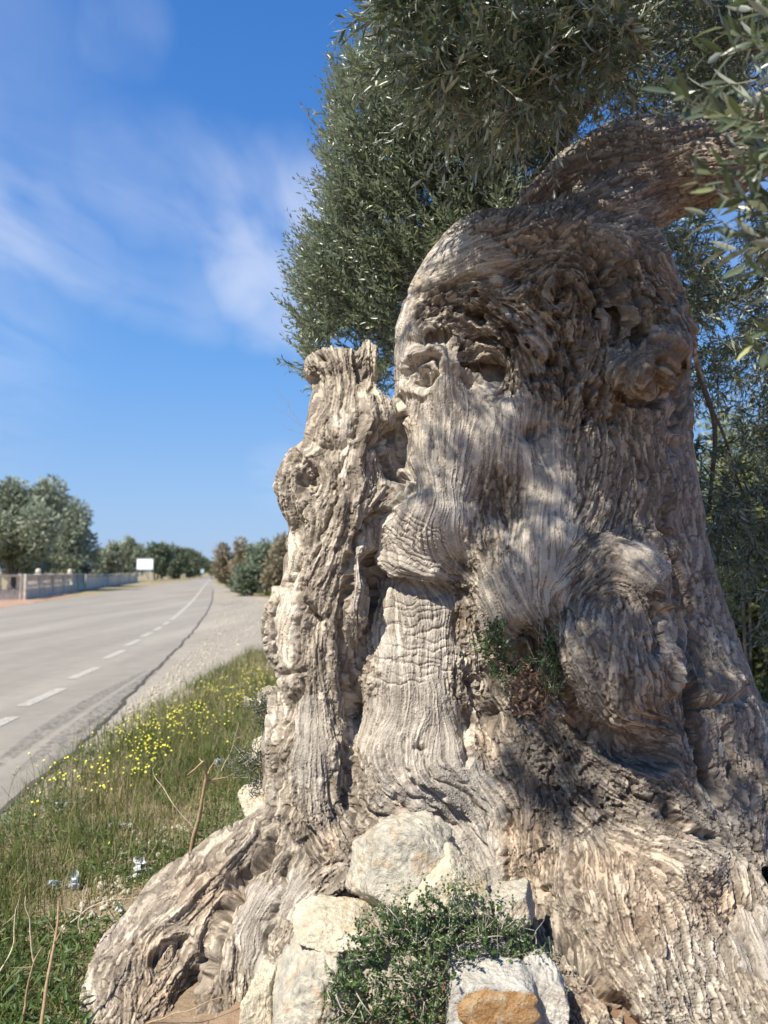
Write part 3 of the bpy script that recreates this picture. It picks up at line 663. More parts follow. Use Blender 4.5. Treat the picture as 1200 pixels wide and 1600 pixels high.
red = ramp(nt, n2, [(.3, (.15, .085, .05)), (.6, (.245, .15, .09)), (.8, (.32, .23, .15))])
rx = N(nt, 'ShaderNodeMapRange'); lk(nt, mathn(nt, 'ADD', sp.outputs[0], mathn(nt, 'MULTIPLY', n1, .8)), rx.inputs[0]); rx.inputs[1].default_value = -.55; rx.inputs[2].default_value = .1
c = mixc(nt, rx.outputs[0], base, red)
far = N(nt, 'ShaderNodeMapRange'); lk(nt, sp.outputs[1], far.inputs[0]); far.inputs[1].default_value = 12; far.inputs[2].default_value = 30
c = mixc(nt, far.outputs[0], c, ramp(nt, n1, [(.35, (.30, .20, .12)), (.65, (.22, .22, .10))]))
peb = ramp(nt, n3, [(.60, 0.), (.66, 1.)]); c = mixc(nt, mathn(nt, 'MULTIPLY', peb, .5), c, (.5, .43, .33))
lk(nt, c, b.inputs['Base Color']); b.inputs['Roughness'].default_value = .95
bump(nt, b, mathn(nt, 'ADD', n2, mathn(nt, 'MULTIPLY', n3, .4)), .8, .02)
tag(obj('ground', V, F, m), kind='structure')
def strip(name, A, B, z, mat, n=80):
    """sheet between two lines, resampled by distance y"""
    ya = max(A[:, 1].min(), B[:, 1].min()); yb = min(A[:, 1].max(), B[:, 1].max())
    ys = ya+(yb-ya)*(np.linspace(0, 1, n)**2.4)
    a = np.stack([line_x(A, ys), ys, ys*0+z], 1); b_ = np.stack([line_x(B, ys), ys, ys*0+z], 1)
    K = 6; V = np.stack([a*(1-t)+b_*t for t in np.linspace(0, 1, K)], 1).reshape(-1, 3)
    i, j = np.meshgrid(np.arange(n-1), np.arange(K-1), indexing='ij'); q = i*K+j
    return tag(obj(name, V, np.stack([q, q+1, q+K+1, q+K], -1).reshape(-1, 4), mat), kind='structure')
def asphalt(name, c0, c1, c2, spk, grav):
    m, nt, b = newmat(name); co = objcoord(nt)
    mp = N(nt, 'ShaderNodeMapping'); mp.inputs['Rotation'].default_value = (0, 0, math.radians(-16)); mp.inputs['Scale'].default_value = (1.2, .12, 1); lk(nt, co, mp.inputs[0])
    n1 = noise(nt, mp.outputs[0], .9, 4, .55, .3); n2 = noise(nt, co, 3, 5, .65); n3 = noise(nt, co, 110, 3, .7)
    v = mathn(nt, 'ADD', mathn(nt, 'MULTIPLY', n1, .65), mathn(nt, 'MULTIPLY', n2, .35))
    c = ramp(nt, v, [(.36, c0), (.5, c1), (.64, c2)])
    c = mixc(nt, spk, c, ramp(nt, n3, [(.35, (.45, .44, .42)), (.5, (.95, .95, .95)), (.68, (1.6, 1.55, 1.45))]), 'MULTIPLY')
    if grav:
        vo = N(nt, 'ShaderNodeTexVoronoi'); vo.inputs['Scale'].default_value = 32; lk(nt, co, vo.inputs['Vector'])
        pb = ramp(nt, vo.outputs['Color'], [(.62, 0.), (.66, 1.)]); near = ramp(nt, vo.outputs['Distance'], [(.32, 1.), (.40, 0.)])
        c = mixc(nt, mathn(nt, 'MULTIPLY', mathn(nt, 'MULTIPLY', pb, near), .7), c, (.52, .47, .38))
    lk(nt, c, b.inputs['Base Color']); b.inputs['Roughness'].default_value = .85
    bump(nt, b, mathn(nt, 'ADD', n3, n2), .5, .006); return m
M_ROAD = asphalt('road_asphalt', (.215, .19, .152), (.262, .232, .19), (.315, .28, .225), .35, False)
M_LAY = asphalt('layby_gravel', (.22, .19, .15), (.295, .255, .20), (.36, .315, .25), .7, True)
far_pt = np.array([[-75, 420]])
strip('road', ROAD_L, ROAD_R, .008, M_ROAD, 160)
i = len(LAY); cen = LAY
def fan(name, poly, z, mat):
    from mathutils.geometry import tessellate_polygon
    t = tessellate_polygon([[Vector((p[0], p[1], 0)) for p in poly]])
    return tag(obj(name, [[p[0], p[1], z] for p in poly], [list(x) for x in t], mat), kind='structure')
lay_left = gpoly([(333, 912), (331, 925), (328, 940), (318, 960), (296, 990), (258, 1030), (211, 1075), (156, 1130), (96, 1190), (26, 1250), (-20, 1290)])
fan('layby', np.concatenate([LAY, lay_left]), .004, M_LAY)
# crumbling joint between road and layby
m, nt, b = newmat('joint_dirt'); b.inputs['Base Color'].default_value = (.075, .062, .052, 1); b.inputs['Roughness'].default_value = .95
ys = np.linspace(ROAD_R[2, 1], 60, 700); xs = line_x(ROAD_R, ys); pz = np.stack([xs*0, ys*3, xs*0], 1)
wd_ = .010+.014*np.abs(vn(pz*2.3, 80))+.012*np.abs(vn(pz*9, 81)); off = .03*vn(pz*1.1, 82)+.012*vn(pz*6, 83)
V = np.stack([np.stack([xs+off-wd_, ys, ys*0+.0115], 1), np.stack([xs+off+wd_, ys, ys*0+.0115], 1)], 1).reshape(-1, 3)
k = np.arange(len(ys)-1)*2; tag(obj('road_joint', V, np.stack([k, k+1, k+3, k+2], 1), m), kind='structure')
# tyre-dirt streaks swinging off the road into the layby
m, nt, b = newmat('tyre_dirt'); co = objcoord(nt); n_ = noise(nt, co, 22, 5, .7)
b.inputs['Base Color'].default_value = (.10, .092, .085, 1); b.inputs['Roughness'].default_value = .9
lk(nt, ramp(nt, n_, [(.42, 0.), (.62, .42)]), b.inputs['Alpha'])
for kk, pts in enumerate([[(20, 1215), (90, 1160), (160, 1110), (225, 1062), (262, 1032)], [(-40, 1225), (60, 1150), (150, 1092), (230, 1048)], [(60, 1215), (130, 1150), (200, 1090)]]):
    L = gpoly(pts); L = smooth_line(L, 8); t = np.gradient(L, axis=0); t /= np.linalg.norm(t, axis=1)[:, None]; nn = np.stack([-t[:, 1], t[:, 0]], 1)
    ww = .10*np.sin(np.linspace(.15, 3.0, len(L)))[:, None]; A = L+nn*ww; B = L-nn*ww; V = np.zeros((len(L)*2, 3)); V[0::2, :2] = A; V[1::2, :2] = B; V[:, 2] = .015+.003*kk
    k = np.arange(len(L)-1)*2; tag(obj('road_marking_dirt', V, np.stack([k, k+1, k+3, k+2], 1), m), kind='structure')
# dashed edge line
m, nt, b = newmat('road_paint'); co = objcoord(nt); n_ = noise(nt, co, 40, 4, .7)
b.inputs['Base Color'].default_value = (.44, .405, .34, 1); lk(nt, ramp(nt, n_, [(.33, .35), (.5, .95)]), b.inputs['Alpha']); b.inputs['Roughness'].default_value = .7
ds = [((35, 1105), (97, 1077)), ((110, 1062), (152, 1044)), ((165, 1030), (193, 1017)), ((197, 1010), (219, 1000)), ((222, 996), (236, 989)), ((241, 986), (252, 980)), ((256, 977), (264, 972)), ((-60, 1160), (20, 1122)), ((-260, 1280), (-130, 1200))]
for (a0, a1) in ds:
    a = G(*a0)[:2]; c_ = G(*a1)[:2]; t = (c_-a)/np.linalg.norm(c_-a); n_ = np.array([-t[1], t[0]])*.07
    q = np.array([a+n_, a-n_, c_-n_, c_+n_]); tag(obj('road_marking', np.c_[q, np.full(4, .0125)], [[0, 1, 2, 3]], m), kind='structure')
L = gpoly([(268, 969), (282, 957), (298, 942), (310, 928), (318, 917), (326, 908), (331, 902)]); L = smooth_line(L, 6)
V = np.zeros((len(L)*2, 3)); V[0::2, :2] = L-[.07, 0]; V[1::2, :2] = L+[.07, 0]; V[:, 2] = .0125; k = np.arange(len(L)-1)*2
tag(obj('road_marking', V, np.stack([k, k+1, k+3, k+2], 1), m), kind='structure')
# orange dirt strip at the foot of the far wall
m, nt, b = newmat('orange_dirt'); co = objcoord(nt); lk(nt, ramp(nt, noise(nt, co, 1.2, 4, .6), [(.35, (.34, .19, .11)), (.65, (.46, .31, .2))]), b.inputs['Base Color'])
fan('dirt_path', gpoly([(-400, 985), (0, 951), (80, 938), (120, 931), (100, 926), (30, 932), (-300, 945)]), .012, m)
# ------------------------------------------------------------------ leaf tools
def leaf_mat(name, top, under, rough=.42, trans=.25, var=.5):
    m, nt, b = newmat(name); co = objcoord(nt)
    geo = N(nt, 'ShaderNodeNewGeometry'); r = attr(nt, 'rnd')
    c = mixc(nt, geo.outputs['Backfacing'], ramp(nt, r, [(0, tuple(v*(1-var*.6) for v in top)), (.6, top), (.93, tuple(v*(1+var) for v in top)), (1, tuple(min(.6, v*2.6) for v in (top[0]*1.4, top[1]*1.15, top[2]*.7)))]), ramp(nt, r, [(0, tuple(v*.75 for v in under)), (1, tuple(v*1.15 for v in under))]))
    lk(nt, c, b.inputs['Base Color']); b.inputs['Roughness'].default_value = rough; b.inputs['Specular IOR Level'].default_value = .45
    tr = N(nt, 'ShaderNodeBsdfTranslucent'); lk(nt, mixc(nt, .5, c, tuple(min(.5, v*2.2) for v in (top[0]*1.2, top[1]*1.5, top[2]*.6))), tr.inputs[0])
    mx = N(nt, 'ShaderNodeMixShader'); mx.inputs[0].default_value = trans
    out = nt.nodes['Material Output']; lk(nt, b.outputs[0], mx.inputs[1]); lk(nt, tr.outputs[0], mx.inputs[2]); lk(nt, mx.outputs[0], out.inputs[0]); return m
def simple(name, col, rough=.9, var=.25, scale=20, bumpd=0):
    m, nt, b = newmat(name); co = objcoord(nt); n_ = noise(nt, co, scale, 4, .6)
    lk(nt, ramp(nt, n_, [(.3, tuple(v*(1-var) for v in col)), (.7, tuple(v*(1+var) for v in col))]), b.inputs['Base Color']); b.inputs['Roughness'].default_value = rough
    if bumpd: bump(nt, b, n_, .8, bumpd)
    return m
def nrm(a): return a/(np.linalg.norm(a, axis=-1, keepdims=True)+1e-9)
TMPL = {'lance': ([0, .3, .68, 1], [.12, .9, .8, .06], True), 'oval': ([0, .35, .75, 1], [.25, 1, .85, .15], True), 'flat': ([0, .5, 1], [.25, 1, .15], False)}
def leaves(B, D, Nn, L, W, kind='lance', curl=.12, fold=.35):
    """batch of leaf blades: base, direction, normal, length, width"""
    ts, ws, fo = TMPL[kind]; n = len(B); D = nrm(D); S = nrm(np.cross(D, Nn)); Nn = np.cross(S, D)
    L = np.broadcast_to(L, (n,))[:, None]; W = np.broadcast_to(W, (n,))[:, None]; rows = []
    cl = np.broadcast_to(curl, (n,))[:, None]
    for t, w_ in zip(ts, ws):
        c = B+D*L*t-Nn*L*cl*t*t; e = S*W*w_*.5; up = Nn*W*w_*.5*fold
        rows.append(np.stack([c-e+up, c, c+e+up], 1) if fo else np.stack([c-e, c+e], 1))
    V = np.concatenate(rows, 1); k = rows[0].shape[1]; m = len(ts); per = k*m; F = []
    for r in range(m-1):
        for q in range(k-1): a = r*k+q; F.append([a, a+1, a+k+1, a+k])
    F = (np.array(F)[None]+np.arange(n)[:, None, None]*per).reshape(-1, 4)
    return V.reshape(-1, 3), F, per
def shoots(Pb, D, L, npair, ll, lw, rg, bend=.25, up=.1, kind='lance', ang=(35, 65), stem=.0018, tip=.6):
    """leafy shoots with opposite leaf pairs; returns leaf and stem geometry"""
    n = len(Pb); L = np.broadcast_to(L, (n,)); D = nrm(D); R = nrm(rg.randn(n, 3)); R[:, 2] = np.abs(R[:, 2])*(1 if up > 0 else -1)
    t = np.linspace(0, 1, npair+1)[None, :, None]
    C = Pb[:, None]+D[:, None]*L[:, None, None]*t+(R*bend+np.array([0, 0, up]))[:, None]*L[:, None, None]*t*t*.6
    T = nrm(np.gradient(C, axis=1)); A = nrm(np.cross(T, rg.randn(n, 1, 3))); Bv = np.cross(T, A)
    bs, ds, ns, ls, ws = [], [], [], [], []
    for k in range(1, npair+1):
        for s in (0, 1):
            ph = k*math.pi/2+s*math.pi+rg.uniform(-.5, .5, n); rad = A[:, k]*np.cos(ph)[:, None]+Bv[:, k]*np.sin(ph)[:, None]
            an = np.radians(rg.uniform(*ang, n))*(1-.45*k/npair); d = T[:, k]*np.cos(an)[:, None]+rad*np.sin(an)[:, None]+.12*rg.randn(n, 3)
            nn_ = T[:, k]*np.sin(an)[:, None]-rad*np.cos(an)[:, None]+.35*rg.randn(n, 3); nn_ *= -1
            sz = (1-(1-tip)*(k/npair)**3)*rg.uniform(.7, 1.15, n)
            keep = rg.rand(n) < .93; bs.append(C[keep, k]); ds.append(d[keep]); ns.append(-nn_[keep]); ls.append((ll*sz)[keep]); ws.append((lw*sz)[keep])
    V, F, per = leaves(np.concatenate(bs), np.concatenate(ds), np.concatenate(ns), np.concatenate(ls), np.concatenate(ws), kind, rg.uniform(-.05, .25, sum(map(len, bs))))
    # three-sided stems
    ph = np.arange(3)*2.094; rr_ = (stem*(1.3-.9*t))[..., None]
    SV = C[:, :, None]+rr_*(np.cos(ph)[None, None, :, None]*A[:, :, None]+np.sin(ph)[None, None, :, None]*Bv[:, :, None]); K = npair+1
    f = np.array([[r*3+j, r*3+(j+1) % 3, (r+1)*3+(j+1) % 3, (r+1)*3+j] for r in range(K-1) for j in range(3)])
    SF = (f[None]+np.arange(n)[:, None, None]*K*3).reshape(-1, 4)
    return V, F, per, SV.reshape(-1, 3), SF
class Foliage:
    def __init__(s): s.L = MB(); s.S = MB(); s.r = []
    def add(s, o, rg):
        V, F, per, SV, SF = o; s.L.add(V, F); s.S.add(SV, SF); s.r.append(np.repeat(rg.rand(len(V)//per), per)); return s
    def build(s, ln, lm, sn, sm, parent):
        a = s.L.build(ln, lm, parent, True, attrs={'rnd': np.concatenate(s.r)})
        b = s.S.build(sn, sm, parent, True) if sn else None; return a, b
def sample_poly(poly, n, rg, clump=0, seed=0):
    poly = np.array(poly, float); lo, hi = poly.min(0), poly.max(0); out = np.zeros((0, 2))
    while len(out) < n:
        p = lo+rg.rand(n*3, 2)*(hi-lo); p = p[inpoly(p[:, 0], p[:, 1], poly)]
        if clump: p = p[rg.rand(len(p)) < np.clip(.5+1.6*clump*vn(np.c_[p*(.022 if seed != 6 else .016), p[:, :1]*0+seed], 77), .03, 1)]
        out = np.concatenate([out, p])
    return out[:n]
M_OLIVE = leaf_mat('olive_leaf', (.092, .115, .070), (.36, .39, .31), .33, .18)
M_TWIG = simple('olive_twig', (.22, .20, .15), .85)
M_TWIGD = simple('twig_dark', (.14, .11, .085), .9)
# ------------------------------------------------------------------ crown of the olive
if 'crown' not in SKIP:
    rg = np.random.RandomState(11); FO = Foliage()
    C1 = [(625, -60), (600, 70), (560, 130), (535, 215), (535, 290), (550, 345), (520, 385), (500, 430), (492, 520), (505, 570), (510, 610), (560, 560), (600, 600), (620, 640), (640, 480), (700, 420), (800, 360), (830, 200), (830, -60)]
    p = sample_poly(C1, 4700, rg, .42, 1); d = 3.75+1.5*rg.rand(len(p))**1.2
    B = PV(p[:, 0], p[:, 1], d); cen = P(820, 330, 4.5)
    D = nrm(B-cen)*np.array([.8, .4, .5])+np.array([-.12, -.1, .62])+.38*rg.randn(len(p), 3)
    FO.add(shoots(B, D, rg.uniform(.14, .30, len(p)), 10, .050, .0135, rg, .25, .25, stem=.0011), rg)
    # upright tips along the sky edge
    E = smooth_line([(590, 20), (560, 90), (520, 140), (497, 215), (495, 290), (512, 350), (480, 385), (462, 440), (462, 520), (482, 575), (500, 620)], 20)
    e = E[rg.randint(0, len(E), 250)]+rg.randn(250, 2)*[9, 9]; B = PV(e[:, 0]+30, e[:, 1]+20, 3.9+rg.rand(250)*.9)
    D = np.array([-.38, 0, .8])+.28*rg.randn(250, 3)
    FO.add(shoots(B, D, rg.uniform(.12, .26, 250), 10, .048, .013, rg, .15, .2, stem=.0012), rg)
    # shaded mass behind the limb
    p = sample_poly([(660, -80), (660, 420), (830, 340), (930, 240), (1010, 200), (1250, 200), (1250, -80)], 3900, rg, .8, 2); d = 3.95+1.9*rg.rand(len(p))
    FO.add(shoots(PV(p[:, 0], p[:, 1], d), rg.randn(len(p), 3)+[0, -.2, -.1], rg.uniform(.16, .32, len(p)), 10, .050, .012, rg, .3, -.2), rg)
    # nearer drooping sprays over the trunk
    p = sample_poly([(600, -60), (625, 60), (665, 150), (760, 210), (815, 190), (880, 140), (960, 90), (1080, -60)], 760, rg, .8, 3); d = 2.2+.7*rg.rand(len(p))
    FO.add(shoots(PV(p[:, 0], p[:, 1], d), .75*rg.randn(len(p), 3)+[-.3, -.1, -.05], rg.uniform(.14, .28, len(p)), 9, .060, .013, rg, .35, -.2), rg)
    # back right, against the sky and the grove
    p = sample_poly([(985, 340), (1000, 420), (1050, 480), (1065, 560), (1065, 680), (1075, 780), (1095, 880), (1110, 930), (1180, 1010), (1300, 1010), (1300, 300), (1200, 330), (1090, 330)], 1500, rg, 1.0, 4); d = 3.9+.9*rg.rand(len(p))
    FO.add(shoots(PV(p[:, 0], p[:, 1], d), .8*rg.randn(len(p), 3)+[0, 0, -.25], rg.uniform(.14, .28, len(p)), 8, .056, .0125, rg, .35, -.25), rg)
    p = sample_poly([(1075, 690), (1095, 860), (1115, 930), (1300, 940), (1300, 660), (1160, 690)], 480, rg, .6, 5); d = 3.7+.6*rg.rand(len(p))
    FO.add(shoots(PV(p[:, 0], p[:, 1], d), .8*rg.randn(len(p), 3)+[0, 0, -.4], rg.uniform(.14, .26, len(p)), 8, .056, .0125, rg, .35, -.25), rg)
    # the crown above the frame that throws the dappled shade
    sh = []; n_ = 0
    AREA = [([(800, 330), (1090, 330), (1300, 500), (1300, 1320), (1100, 1290), (1090, 660), (800, 650)], .9), ([(740, 640), (1100, 640), (1100, 1180), (960, 1230), (760, 1080)], .50), ([(650, 350), (800, 330), (800, 640), (720, 640), (640, 540)], .28),
            ([(790, 1150), (960, 1180), (970, 1370), (900, 1390), (800, 1260)], .55), ([(960, 1180), (1120, 1220), (1150, 1330), (1000, 1330)], .8), ([(670, 690), (712, 690), (712, 900), (680, 900)], .35), ([(800, 150), (1200, 150), (1200, 330), (800, 330)], .9)]
    TOPQ = [([(790, 330), (1090, 330), (1110, 650), (800, 650)], .30, 2.85, (.7, 2.3)), ([(650, 350), (800, 330), (800, 640), (720, 640), (640, 540)], .26, 2.85, (.7, 2.2)), ([(800, 180), (1180, 170), (1180, 330), (800, 345)], .45, 3.0, (.3, 1.6))]
    AREA = [AREA[0][:1]+(.08,)]+[([(1090, 500), (1300, 500), (1300, 1320), (1100, 1290), (1090, 660)], .7)]+[a for i_, a in enumerate(AREA) if i_ in (1, 3, 4, 5)]
    AREA = [a+(2.85, (2.2, 4.8)) for a in AREA]+TOPQ+[([(990, 330), (1260, 300), (1260, 1000), (1090, 950), (1060, 500)], .55, 4.2, (1.2, 4.5)), ([(720, -60), (1250, -60), (1250, 330), (900, 250), (720, 380)], .45, 4.7, (.6, 3.5))]
    for poly, dens, DD, TT in AREA:
        pa = np.array(poly, float); A2 = abs(np.sum(pa[:, 0]*np.roll(pa[:, 1], 1)-pa[:, 1]*np.roll(pa[:, 0], 1)))/2
        k = int(A2*(DD/FPX)**2*dens*620); p = sample_poly(poly, k, rg, .9, 6)
        hit = PV(p[:, 0], p[:, 1], DD); Q = hit*0; left = np.ones(k, bool)
        for _ in range(14):
            t = rg.uniform(*TT, k); Q2 = hit+SUNV*t[:, None]; qx_, qy_, qd = proj(Q2); ok = left & ((qd < .3) | ((TT[0] < 1) & (qy_ < 165-.25*np.abs(qx_-760)) & (qx_ > 640) & (qd > 1.6)) | ((qy_ < -90) & (qx_ > 560)) | (qy_ < -420) | (qx_ > 1320)); Q[ok] = Q2[ok]; left &= ~ok
        sh.append(Q[~left]); print('shade', k, left.sum())
    Q = np.concatenate(sh); rel = Q-np.array([.82, 1.45, 2.1]); al = rel@SUNV; Q = Q[(np.linalg.norm(rel-al[:, None]*SUNV, axis=1) > .5) | (al < 0)]
    FO.add(shoots(Q, rg.randn(len(Q), 3), .20, 8, .054, .0135, rg, .3, -.1), rg)
    p = np.stack([rg.uniform(640, 1500, 1900), rg.uniform(-700, -70, 1900)], 1)
    FO.add(shoots(PV(p[:, 0], p[:, 1], 3.2+2.8*rg.rand(1900)), rg.randn(1900, 3), .3, 8, .085, .022, rg, .3, -.1), rg)
    # the spray nearest the lens
    near = [((1260, 60), (1110, 100)), ((1250, 110), (1085, 150)), ((1260, 20), (1130, 20)), ((1260, 170), (1120, 175)), ((1260, 205), (1060, 205)), ((1230, 215), (1030, 200)), ((1280, 260), (1150, 250)), ((1270, 330), (1120, 300)), ((1260, 310), (1090, 335)),
            ((1250, 390), (1110, 350)), ((1260, 380), (1130, 380)), ((1250, 420), (1180, 440)), ((1270, 480), (1195, 475)), ((1280, 530), (1185, 540)), ((1290, 590), (1170, 570)), ((1300, 120), (1180, 60)), ((1300, 250), (1170, 215)), ((1290, 350), (1170, 330))]
    near += [((1270+20*rg.rand(), y_), (1130+70*rg.rand(), y_+rg.uniform(-60, 40))) for y_ in list(rg.uniform(-20, 430, 22))]
    B = np.array([P(*a, 1.4+.35*rg.rand()) for a, _ in near]); T = np.array([P(*b_, 1.35+.35*rg.rand()) for _, b_ in near]); L = np.linalg.norm(T-B, axis=1)
    FO.add(shoots(B, T-B, L, 7, .070, .0155, rg, .12, .1, stem=.0016, tip=.85), rg)
    FO.build('crown', M_OLIVE, 'twigs', M_TWIG, TREE)
    BR = MB()
    for pts, r0, r1 in [([(960, 70, 4.7), (1050, 62, 4.7), (1150, 75, 4.6), (1300, 60, 4.4)], .05, .065), ([(830, 340, 4.1), (740, 200, 4.3), (660, 60, 4.4), (640, -120, 4.4)], .06, .02), ([(850, 360, 4.2), (700, 300, 4.5), (600, 250, 4.5), (540, 160, 4.5)], .04, .008),
                        ([(760, 400, 4.1), (640, 440, 4.2), (560, 470, 4.3), (500, 500, 4.3)], .03, .006), ([(1060, 500, 4.0), (1090, 560, 4.0), (1110, 640, 4.0), (1112, 720, 4.0), (1100, 800, 4.0)], .018, .010), ([(1400, 90, 4.6), (1290, 300, 4.7), (1190, 440, 4.6), (1060, 500, 4.4)], .03, .015),
                        ([(1450, -20, 2.9), (1150, -250, 2.3), (900, -420, 1.9), (650, -600, 1.7)], .10, .03), ([(1450, -20, 2.9), (1500, 100, 1.9), (1420, 180, 1.4), (1270, 250, 1.2)], .05, .006), ([(1150, -250, 2.3), (900, -140, 2.5), (780, 40, 2.6)], .05, .008),
                        ([(830, 340, 4.1), (900, 180, 4.6), (1050, 20, 4.8), (1100, -200, 4.6)], .07, .04), ([(1112, 640, 4.0), (1160, 760, 4.1), (1180, 880, 4.2)], .008, .004)]:
        L = smooth_line([P(*a) for a in pts], 8); L = L+.02*np.stack([vn(L*4+i*9, 90+i) for i in range(3)], 1); BR.add(*tube(L, np.linspace(r0, r1, len(L)), 8))
    for k in range(130):   # thin bare twigs
        px, py = sample_poly([(640, 0), (1000, 0), (1000, 160), (820, 230), (680, 160)], 1, rg)[0]; a = P(px, py, rg.uniform(2.2, 2.9)); dv = nrm(rg.randn(3)+[0, 0, .1])*rg.uniform(.08, .28)
        L = np.array([a+dv*t+rg.randn(3)*.006 for t in np.linspace(0, 1, 6)]); BR.add(*tube(L, np.linspace(.0022, .0009, 6), 4))
    BR.build('branch', simple('branch_bark', (.15, .12, .095), .9, .4, 30, .01), TREE, True)
print('crown', round(time.time()-T0, 1))
# ------------------------------------------------------------------ stones
def stone_mat(name, c0, c1, c2, stain=(.46, .27, .12), samt=.5, sc=6):
    m, nt, b = newmat(name); co = objcoord(nt); n1 = noise(nt, co, sc, 5, .65, .4); n2 = noise(nt, co, sc*7, 5, .7); n3 = noise(nt, co, sc*2.2, 4, .6)
    c = ramp(nt, n1, [(.34, c0), (.5, c1), (.66, c2)])
    c = mixc(nt, mathn(nt, 'MULTIPLY', ramp(nt, n3, [(.53, 0.), (.66, 1.)]), samt), c, stain)
    c = mixc(nt, .8, c, ramp(nt, n2, [(.3, (.62, .62, .62)), (.5, (1, 1, 1)), (.72, (1.22, 1.2, 1.16))]), 'MULTIPLY')
    lk(nt, c, b.inputs['Base Color']); b.inputs['Roughness'].default_value = .9; b.inputs['Specular IOR Level'].default_value = .2
    bump(nt, b, mathn(nt, 'ADD', mathn(nt, 'MULTIPLY', n1, 2), n2), .9, .016); return m
M_S1 = stone_mat('limestone_grey', (.31, .285, .235), (.45, .41, .33), (.54, .49, .40))
M_S2 = stone_mat('limestone_cream', (.40, .345, .255), (.53, .465, .35), (.60, .54, .43), (.50, .36, .18), .5)
M_S3 = stone_mat('limestone_white', (.34, .315, .275), (.47, .44, .385), (.58, .55, .48), (.50, .38, .24), .25)
M_S4 = stone_mat('stone_ochre', (.33, .18, .07), (.46, .27, .12), (.50, .36, .20), (.56, .48, .38), .5, 22)
def ico(n):
    import bmesh
    bm = bmesh.new(); bmesh.ops.create_icosphere(bm, subdivisions=n, radius=1); V = np.array([v.co[:] for v in bm.verts]); F = np.array([[v.index for v in f.verts] for f in bm.faces]); bm.free(); return V, F
ICO = ico(6); ICO4 = ico(4)
def stone(px, py, d, w_, h_, dep, seed, mat, label, group, rot=0, name='stone', planes=None, npl=9, I=None, rough=1.0, ground=False):
    rg = np.random.RandomState(seed); V, F = I or ICO; c = P(px, py, d) if not ground else np.array([*G(px, py)[:2], 0]) + [0, 0, h_*.3]
    w2, h2 = (w_*d/FPX/2, h_*d/FPX/2) if not ground else (w_/2, h_/2)
    nn_ = nrm(np.concatenate([rg.randn(npl, 3)*[1, 1, 1], np.array([[0, -1, .25], [0, .2, 1], [1, -.1, 0], [-1, -.1, 0], [.1, 0, -1.]])+.22*rg.randn(5, 3)])); off = rg.uniform(.72, 1.0, len(nn_))
    if planes is not None: nn_ = nrm(np.array([p_[:3] for p_ in planes], float)); off = np.array([p_[3] for p_ in planes])
    dt = V@nn_.T; r = np.where(dt > .05, off/np.maximum(dt, .05), 9.0); r = -np.log(np.exp(-r*42).sum(1))/42; r = np.clip(r, .2, 1.6)
    S = V*r[:, None]; q = S*1.6+seed*3.1
    S = S*(1+rough*(.075*fbm(q*1.2, seed, 4, .6)+.05*np.abs(vn(q*4.5, seed+5))-.03*np.exp(-(vn(q*3.3, seed+11)/.08)**2)-.045*np.exp(-(vn(q*1.4, seed+9)/.06)**2)+.012*vn(q*11, seed+7)))[:, None]
    S = S*[w2, dep/2, h2]; a = math.radians(rot); S = np.stack([S[:, 0]*math.cos(a)+S[:, 2]*math.sin(a), S[:, 1], -S[:, 0]*math.sin(a)+S[:, 2]*math.cos(a)], 1)
    o = obj(name, S, F, mat, None, True); o.location = c; tag(o, label, 'stone', group); return o
PG = 'limestone rocks piled against the trunk'
